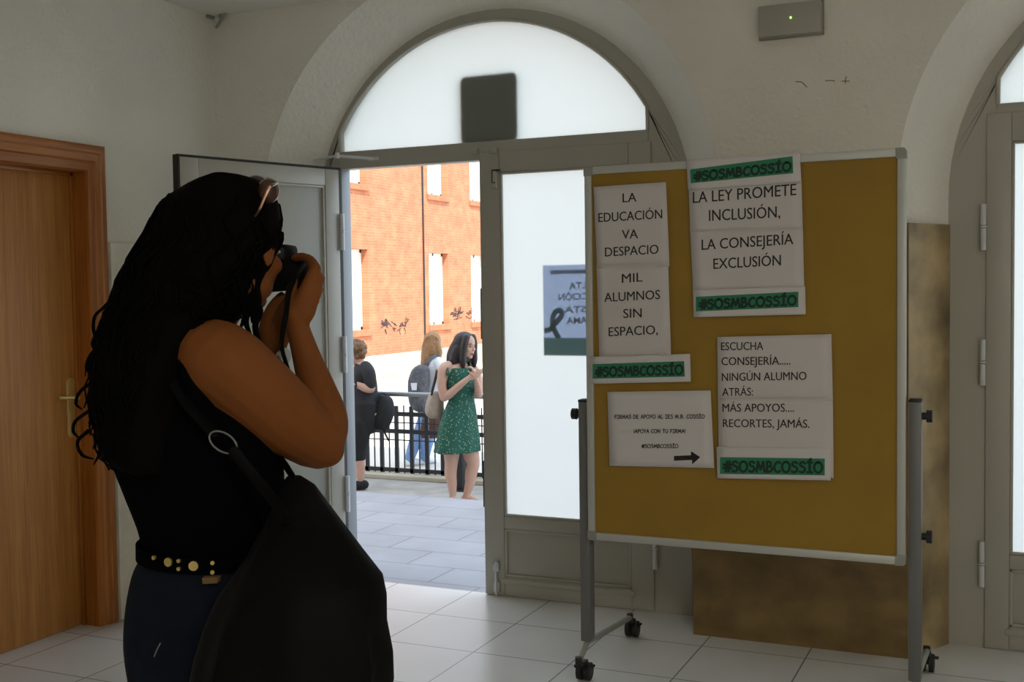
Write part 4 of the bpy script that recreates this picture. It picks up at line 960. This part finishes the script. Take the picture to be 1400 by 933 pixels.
# ---- woman in the green dress outside
d1 = 11.1
b1 = at(632, 600, d1); pg = empty('person', (b1.x, b1.y, ZG), 'woman with dark shoulder-length hair in a green printed dress, hands clasped', 'person')
F1 = hd(0.72, -0.69); R1 = V((F1.y, -F1.x, 0)); sc1 = d1/F_PX
bm = BM()
loft(bm, [R_(x, y, d1, a, b) for x, y, a, b in ((632,496,.055,.05),(628,501,.14,.065),(628,510,.16,.095),(629,524,.155,.115),(630,545,.135,.10),(631,565,.165,.12),(631,590,.175,.125),(631,605,.16,.11))], R1, F1)
limb(bm, [T(629,500,d1,.05), T(632,490,d1,.047), T(634,480,d1,.05)])
h1c = at(637, 472.5, d1); h1 = head(bm, h1c, hd(0.80, -0.60), 1.08, 0.10)
limb(bm, [T(612,500,d1-.10,.048), T(606,506,d1-.12,.050), T(604,526,d1-.12,.046), T(607,544,d1-.10,.042)])
limb(bm, [T(607,544,d1-.10,.042), T(616,538,d1-.14,.040), T(630,526,d1-.20,.033), T(641,517,d1-.22,.024)])
limb(bm, [T(645,502,d1+.10,.045), T(652,512,d1+.06,.047), T(655,530,d1-.02,.042), T(654,540,d1-.06,.039)])
limb(bm, [T(654,540,d1-.06,.039), T(653,530,d1-.12,.034), T(651,520,d1-.20,.024)])
hand(bm, at(641,517,d1-.22), hd(0.75,-0.1)+V((0,0,.35)), hd(0.3,0.9), V((0,0,1)), 0.95, 0.75)
hand(bm, at(651.5,519,d1-.20), hd(-0.15,-0.25)+V((0,0,.9)), hd(-0.8,0.1), hd(-.5,-.7)+V((0,0,.3)), 0.9, 0.8)
for (hx, kx, ax_, dd, fx) in ((618, 617, 619, d1-.02, 0), (640, 647, 637.5, d1+.02, 0)):
    limb(bm, [T(hx,590,dd,.095), T((hx+kx)/2,618,dd,.082), T(kx,634,dd,.064), T(kx-1 if kx < 630 else kx-3,648,dd,.060), T((kx+ax_)/2,662,dd,.048), T(ax_,678,dd,.034)])
    a_ = at(ax_, 680, dd); a_.z = ZG+0.05; Ff = hd(0.80, -0.35) if ax_ > 630 else hd(0.35, -0.75)
    tube(bm, [a_ - Ff*.02 - V((0,0,.012)), a_ + Ff*.07 - V((0,0,.022)), a_ + Ff*.15 - V((0,0,.034))], [.034,.032,.020], 12, 3)
    for j in range(5): q = a_ + Ff*(.155-.008*abs(j-1)) + V((Ff.y, -Ff.x, 0))*(.026-.013*j) - V((0,0,.038)); ell(bm, q, (.014,.011,.010))
gb = fuse('body', bm, 0.006, 5, 'skin_fair', pg); face_parts(h1, gb, 'hair_dark')
bm = BM()
loft(bm, [R_(x, y, d1, a, b) for x, y, a, b in ((629,502.5,.146,.090),(629,507,.156,.104),(629,513,.165,.118),(630,524,.166,.130),(630.5,536,.150,.118),(631,546,.142,.110),(630,556,.165,.128),(628,575,.205,.155),(627,597,.232,.18),(626,613,.252,.195),(626,617,.252,.195))], R1, F1, 72, 4, lambda t_, a: 0.055*math.sin(9*a+1)*max(0, t_-0.45)*1.6 + 0.02*math.sin(4*a)*max(0, t_-.45))
for (xa, xb, dd) in ((611, 613, -.09), (643, 642, .02)):
    tube(bm, [at(xa+2,511,d1+dd-.08), at(xa,503,d1+dd-.03), at(xb,497,d1+dd+.01), at(xb-1,502,d1+dd+.08)], [.032,.028,.028,.03], 8, 3, 0.5)
obj('dress', bm, 'dress', pg, None, 180)
bm = BM(); hf = hd(0.80, -0.60); hl = V((-hf.y, hf.x, 0))
c = h1c
ell(bm, c - hf*.022 + V((0,0,.042)), (.108,.108,.096)); 
loft(bm, [(*(c - hf*.045 + V((0,0,.06))), .088, .07), (*(c - hf*.050), .100, .080), (*(c - hf*.055 - V((0,0,.07))), .105, .085), (*(c - hf*.055 - V((0,0,.14))), .110, .085), (*(c - hf*.06 - V((0,0,.20))), .100, .07), (*(c - hf*.06 - V((0,0,.235))), .07, .045)], hl, hf)
for s, tw in ((1, .0), (-1, .0)):
    limb(bm, [(*(c + hf*.050 + hl*s*.050 + V((0,0,.085))), .030), (*(c + hf*.045 + hl*s*.078 + V((0,0,.02))), .030), (*(c + hf*.035 + hl*s*.084 - V((0,0,.06))), .032), (*(c + hf*.03 + hl*s*.088 - V((0,0,.15))), .034), (*(c + hf*.035 + hl*s*.085 - V((0,0,.215))), .016)])
limb(bm, [(*(c - hf*.05 - hl*.09 - V((0,0,.08))), .04), (*(c - hf*.075 - hl*.125 - V((0,0,.155))), .035), (*(c - hf*.085 - hl*.15 - V((0,0,.20))), .015)])
limb(bm, [(*(c - HR*.07 + V((0,0,.03))), .06), (*(c - HR*.12 - V((0,0,.06))), .06), (*(c - HR*.155 - V((0,0,.12))), .045), (*(c - HR*.18 - V((0,0,.155))), .018)])
limb(bm, [(*(c - HR*.07 - HF*.03 - V((0,0,.03))), .06), (*(c - HR*.11 - HF*.03 - V((0,0,.12))), .055), (*(c - HR*.09 - HF*.04 - V((0,0,.22))), .03)])
fuse('hair', bm, 0.008, 3, 'hair_dark', pg)
# her handbag
bx = at(594, 555, d1+.06); gbag = empty('handbag', (bx.x, bx.y, at(594,572,d1-.05).z), 'taupe handbag hanging at the side of the woman in green', 'bag')
bm = BM(); loft(bm, [R_(x, y, d1+.06, a, b) for x, y, a, b in ((596,535,.03,.02),(596,539,.062,.045),(595,548,.080,.06),(593.5,560,.090,.07),(594,568,.082,.065),(595,572,.05,.04))], HR, HF, 24, 3, lambda t_, a: 0.05*math.sin(6*a+4*t_)); obj('bag_body', bm, 'taupe', gbag, None, 180)
bm = BM(); tube(bm, [at(590,540,d1+.02), at(594,525,d1+.0), at(599,508,d1-.03), at(606,497,d1-.06), at(610,502,d1+.06), at(602,538,d1+.08)], .011, 8, 4, 0.5); obj('strap', bm, 'dark_tee', gbag, None, 180)

# ---- woman in black leaning on the rail, left edge of the doorway
d2 = 11.95
b2_ = at(494, 600, d2); pb = empty('person', (b2_.x, b2_.y, ZG), 'woman with short curly brown hair in black, looking down at the left of the doorway', 'person')
F2 = hd(-0.97, -0.22); R2 = V((F2.y, -F2.x, 0))
bm = BM()
loft(bm, [R_(x, y, d2, a, b) for x, y, a, b in ((497,495,.055,.05),(499,499,.13,.07),(500,508,.165,.10),(501,522,.165,.125),(502,540,.16,.13),(503,556,.18,.145),(503,575,.18,.14),(500,590,.16,.12))], R2, F2)
limb(bm, [T(498,498,d2,.05), T(494,492,d2,.048), T(491,486,d2,.05)])
h2c = at(487.5, 483, d2); h2 = head(bm, h2c, hd(-0.97, -0.24), 1.0, 0.5)
limb(bm, [T(506,502,d2-.13,.055), T(508,508,d2-.17,.056), T(511,522,d2-.18,.050), T(511,532,d2-.17,.045)])
limb(bm, [T(511,532,d2-.17,.045), T(504,531,d2-.20,.044), T(494,527,d2-.22,.034), T(487,524,d2-.22,.025)])
limb(bm, [T(496,502,d2+.13,.055), T(494,512,d2+.18,.052), T(496,532,d2+.18,.045), T(486,527,d2+.12,.034), T(479,523,d2+.06,.025)])
hand(bm, at(487,524,d2-.22), hd(-0.9,0.2)+V((0,0,.2)), hd(0,0.9)+V((0,0,.4)), V((0,0,1)), 0.95, 0.7); hand(bm, at(479,523,d2+.06), hd(-0.8,-0.3)+V((0,0,.2)), hd(0,-0.9)+V((0,0,.4)), V((0,0,1)), 0.95, 0.7)
LG2 = ((497, 494, 497, d2-.09, 0), (490, 476, 474, d2+.10, 1))
for (hx, kx, ax_, dd, fx) in LG2:
    limb(bm, [T(hx,580,dd,.10), T((hx+kx)/2,600,dd,.088), T(kx,617,dd,.066), T(kx+1,630,dd,.060), T((kx+ax_)/2+1,642,dd,.050), T(ax_,656,dd,.036)])
    a_ = at(ax_, 658, dd); a_.z = ZG+.05
    tube(bm, [a_ - V((0,0,.01)), a_ + F2*.07 - V((0,0,.02)), a_ + F2*.14 - V((0,0,.03))], [.034,.032,.022], 12, 3)
b2b = fuse('body', bm, 0.007, 5, 'skin_fair', pb); face_parts(h2, b2b, 'hair_brown')
bm = BM()
loft(bm, [R_(x, y, d2, a, b) for x, y, a, b in ((498,496,.065,.058),(499.5,499.5,.14,.082),(500,508,.178,.115),(501,522,.178,.14),(502,540,.175,.145),(503,552,.19,.155))], R2, F2, 32)
limb(bm, [T(504,502,d2-.12,.066), T(508,509,d2-.17,.068), T(510,519,d2-.18,.066), T(510,525,d2-.18,.066)]); limb(bm, [T(497,503,d2+.12,.066), T(495,510,d2+.17,.068), T(495,524,d2+.18,.064)])
fuse('tee_shirt', bm, 0.008, 3, 'dark_tee', pb)
bm = BM()
loft(bm, [R_(x, y, d2, a, b) for x, y, a, b in ((503,550,.19,.155),(503,560,.195,.158),(503,575,.195,.155),(500,592,.17,.13))], R2, F2, 32)
for (hx, kx, ax_, dd, fx) in LG2:
    limb(bm, [T(hx,578,dd,.118), T((hx+kx)/2,600,dd,.104), T(kx,615,dd,.082), T(kx+.5,624,dd,.078)])
fuse('cropped_trousers', bm, 0.009, 3, 'dark_pants', pb)
for (hx, kx, ax_, dd, fx) in LG2:
    a_ = at(ax_, 658, dd); a_.z = ZG
    bm = BM(); tube(bm, [a_ - F2*.035 + V((0,0,.055)), a_ + F2*.06 + V((0,0,.05)), a_ + F2*.15 + V((0,0,.036))], [.052,.046,.034], 14, 4)
    bmesh.ops.bisect_plane(bm, geom=bm.verts[:]+bm.edges[:]+bm.faces[:], plane_co=(0, 0, ZG+.003), plane_no=(0, 0, 1), clear_inner=True); obj('shoe', bm, 'dark_pants', pb, None, 180)
bm = BM(); rnd = random.Random(5)
c = h2c; ell(bm, c + hd(.25,0)*.10 + V((0,0,.045)), (.105,.10,.09))
for i in range(70):
    u_ = rnd.uniform(-1, 1); a = rnd.uniform(0, 2*PI); dv_ = V((math.cos(a)*math.sqrt(1-u_*u_), math.sin(a)*math.sqrt(1-u_*u_), u_))
    if dv_.dot(F2) > 0.45 and dv_.z < 0.35: continue
    if dv_.z < -0.75: continue
    ell(bm, c + hd(.25,0)*.12 + V((0,0,.03)) + V((dv_.x*.098, dv_.y*.092, dv_.z*.10)), (.028,.028,.026), None, 8)
fuse('hair', bm, 0.008, 1, 'hair_brown', pb)
bm = BM(); c = at(484, 521, d2-.24); box(bm, c-V((.035,.004,.07)), c+V((.035,.004,.07)), .004)
pb.location += HR*(-0.03)
ph = obj('phone', bm, 'black_plastic', None, c, 40); tag(ph, 'black phone in the hands of the curly-haired woman in black', 'phone')
bk = at(524, 562, d2+.05); bp = empty('backpack', (bk.x, bk.y, at(524,590,d2+.05).z), 'black backpack hanging at the back of the curly-haired woman in black', 'bag')
bm = BM(); loft(bm, [R_(x, y, d2-.02, a, b) for x, y, a, b in ((524,541,.05,.05),(525,546,.085,.09),(525,556,.105,.12),(523,568,.115,.13),(521,578,.105,.12),(523,587,.06,.07))], HR, HF, 24, 3, lambda t_, a: 0.04*math.sin(5*a+3*t_)); obj('bag_body', bm, 'dark_pants', bp, None, 180)
bm = BM(); tube(bm, [at(515,548,d2-.12), at(518,540,d2-.10), at(524,538,d2-.05), at(531,543,d2-.02)], .012, 8, 3, .5); obj('handle', bm, 'dark_tee', bp, None, 180)
bm = BM(); tube(bm, [at(524,585,d2-.06), at(527,594,d2-.06), at(531,602,d2-.05)], .012, 8, 3, .4); obj('strap', bm, 'dark_pants', bp, None, 180)
bm = BM(); tube(bm, [at(514,566,d2-.14), at(509,571,d2-.14), at(507,575,d2-.13)], .008, 8, 3, .4); obj('strap', bm, 'taupe', bp, None, 180)

# ---- blonde woman beyond the fence
d3 = 13.6
b3_ = at(585, 600, d3); pd = empty('person', (b3_.x, b3_.y, ZG-.02), 'long-haired blonde in white shirt and blue jeans walking beyond the picket fence', 'person')
F3 = hd(0.80, 0.60); R3 = V((F3.y, -F3.x, 0))
bm = BM()
loft(bm, [R_(x, y, d3, a, b) for x, y, a, b in ((593,486,.055,.05),(593,490,.13,.07),(593,500,.165,.10),(592,515,.155,.11),(591,532,.135,.10),(590,548,.17,.125),(589,562,.175,.13),(588,572,.15,.11))], R3, F3)
limb(bm, [T(593,489,d3,.05), T(593,481,d3,.048), T(593,474,d3,.05)])
h3c = at(593, 468, d3); h3 = head(bm, h3c, hd(0.80, 0.60), 1.0, 0.05)
limb(bm, [T(600,495,d3-.13,.05), T(603,505,d3-.15,.048), T(604,520,d3-.12,.042), T(605,533,d3-.04,.038), T(612,526,d3+.06,.03), T(617,520,d3+.10,.024)])
limb(bm, [T(586,495,d3+.13,.05), T(584,508,d3+.17,.046), T(587,530,d3+.2,.038), T(597,527,d3+.25,.03), T(604,522,d3+.27,.024)])
hand(bm, at(617,520,d3+.10), F3, -R3, V((0,0,1)), .95, .5); hand(bm, at(604,522,d3+.27), F3, R3, V((0,0,1)), .95, .5)
LG3 = (((585,568,d3+.05,.095),(577,588,d3+.03,.08),(568,604,d3+0,.062),(563,618,d3-.02,.052),(559,630,d3-.03,.04)), ((594,568,d3-.02,.095),(591,586,d3-.02,.08),(586,600,d3-.03,.062),(583,612,d3-.02,.052),(580,628,d3+.1,.04)))
for L_ in LG3:
    limb(bm, [T(*q) for q in L_]); a_ = at(L_[-1][0], L_[-1][1], L_[-1][2]); a_.z = ZG+.035
    tube(bm, [a_, a_ + F3*.08, a_ + F3*.15 - V((0,0,.012))], [.034,.032,.022], 12, 3)
fb3 = fuse('body', bm, 0.007, 5, 'skin_fair', pd); face_parts(h3, fb3, 'hair_blonde')
bm = BM()
loft(bm, [R_(x, y, d3, a, b) for x, y, a, b in ((593,486,.07,.062),(593,490,.14,.085),(593,500,.18,.118),(592,515,.172,.13),(591,532,.155,.125),(590,548,.185,.145),(590,553,.185,.145))], R3, F3, 32)
limb(bm, [T(599,495,d3-.12,.064), T(603,506,d3-.15,.062), T(604,520,d3-.12,.056), T(605,532,d3-.05,.05)]); limb(bm, [T(587,496,d3+.12,.062), T(584,508,d3+.17,.06), T(587,529,d3+.2,.05)])
fuse('shirt', bm, 0.008, 3, 'white_shirt', pd)
bm = BM()
loft(bm, [R_(x, y, d3, a, b) for x, y, a, b in ((590,548,.178,.135),(589,562,.188,.145),(588,576,.16,.125))], R3, F3, 32)
for L_ in LG3: limb(bm, [T(q[0], q[1], q[2], q[3]+.016) for q in L_])
fuse('jeans', bm, 0.009, 3, 'jeans_blue', pd)
for L_ in LG3:
    a_ = at(L_[-1][0], L_[-1][1], L_[-1][2]); a_.z = ZG-.02; bm = BM(); tube(bm, [a_ - F3*.03 + V((0,0,.05)), a_ + F3*.07 + V((0,0,.048)), a_ + F3*.16 + V((0,0,.035))], [.045,.042,.032], 14, 4)
    bmesh.ops.bisect_plane(bm, geom=bm.verts[:]+bm.edges[:]+bm.faces[:], plane_co=(0, 0, ZG-.018), plane_no=(0, 0, 1), clear_inner=True); obj('shoe', bm, 'white_shirt', pd, None, 180)
bm = BM(); c = h3c
ell(bm, c - F3*.02 + V((0,0,.035)), (.105,.105,.098))
loft(bm, [R_(x, y, d3-.03, a, b) for x, y, a, b in ((591,462,.10,.08),(590,474,.115,.09),(588,484,.11,.085),(585,492,.085,.07),(581,500,.055,.05),(579,506,.03,.03))], HR, HF, 24)
limb(bm, [T(597,470,d3-.07,.045), T(600,482,d3-.08,.045), T(601,490,d3-.09,.02)])
for i in range(40):
    x = rnd.uniform(578, 603); y1 = 488 if x > 588 else 508
    limb(bm, [T(590+(x-590)*.6, 458+abs(x-590)*.3, d3-.10, .012), T(x, 474, d3-.12+.05*abs(x-590)/12, .014), T(x-1 if x > 586 else x+1, (y1+480)/2, d3-.11, .012), T(x-2 if x > 590 else x, y1-rnd.uniform(0, 6), d3-.10, .006)], 6, 3)
fuse('hair', bm, 0.008, 1, 'hair_blonde', pd)
bk = at(573, 535, d3-.02); bp = empty('backpack', (bk.x, bk.y, at(573,563,d3).z), 'grey backpack with white tag on the blonde woman\'s back', 'bag')
bm = BM(); loft(bm, [R_(x, y, d3-.20, a, b) for x, y, a, b in ((578,499,.05,.05),(575,505,.10,.085),(572.5,518,.125,.11),(572,532,.125,.115),(573,548,.12,.115),(575,558,.105,.10),(576,563,.06,.06))], HR, HF, 28, 3, lambda t_, a: 0.04*math.sin(5*a+5*t_)); obj('bag_body', bm, 'grey_pack', bp, None, 180)
bm = BM(); prism(bm, [at(x, y, d3-.325) for x, y in ((561.5,524),(570,524),(569.5,534),(563,534))], FWD*.01); obj('tag_patch', bm, 'white_shirt', bp)
bm = BM(); tube(bm, [at(580,502,d3-.22), at(588,492,d3-.20), at(597,486,d3-.13), at(602,490,d3-.10), at(606,505,d3-.09)], .022, 8, 4, .4); obj('strap', bm, 'grey_pack', bp, None, 180)
bm = BM(); tube(bm, [at(575,553,d3-.30), at(580,566,d3-.30), at(578,578,d3-.29)], .02, 8, 4, .4); obj('strap', bm, 'grey_pack', bp, None, 180)
bk = at(592, 585, d3-.2); bp = empty('tote_bag', (bk.x, bk.y, at(592,600,d3-.2).z), 'dark brown bag carried low by the blonde woman beyond the fence', 'bag')
bm = BM(); loft(bm, [R_(x, y, d3-.26, a, b) for x, y, a, b in ((592,568,.09,.03),(591,575,.12,.05),(590,588,.135,.06),(590,597,.13,.06),(590,599,.11,.05))], HR, HF, 24, 3); obj('bag_body', bm, 'brown_bag', bp, None, 180)
bm = BM(); tube(bm, [at(585,570,d3-.26), at(588,545,d3-.22), at(594,520,d3-.2), at(599,500,d3-.18), at(600,520,d3-.22), at(600,570,d3-.26)], .01, 8, 4, .5); obj('strap', bm, 'brown_bag', bp, None, 180)
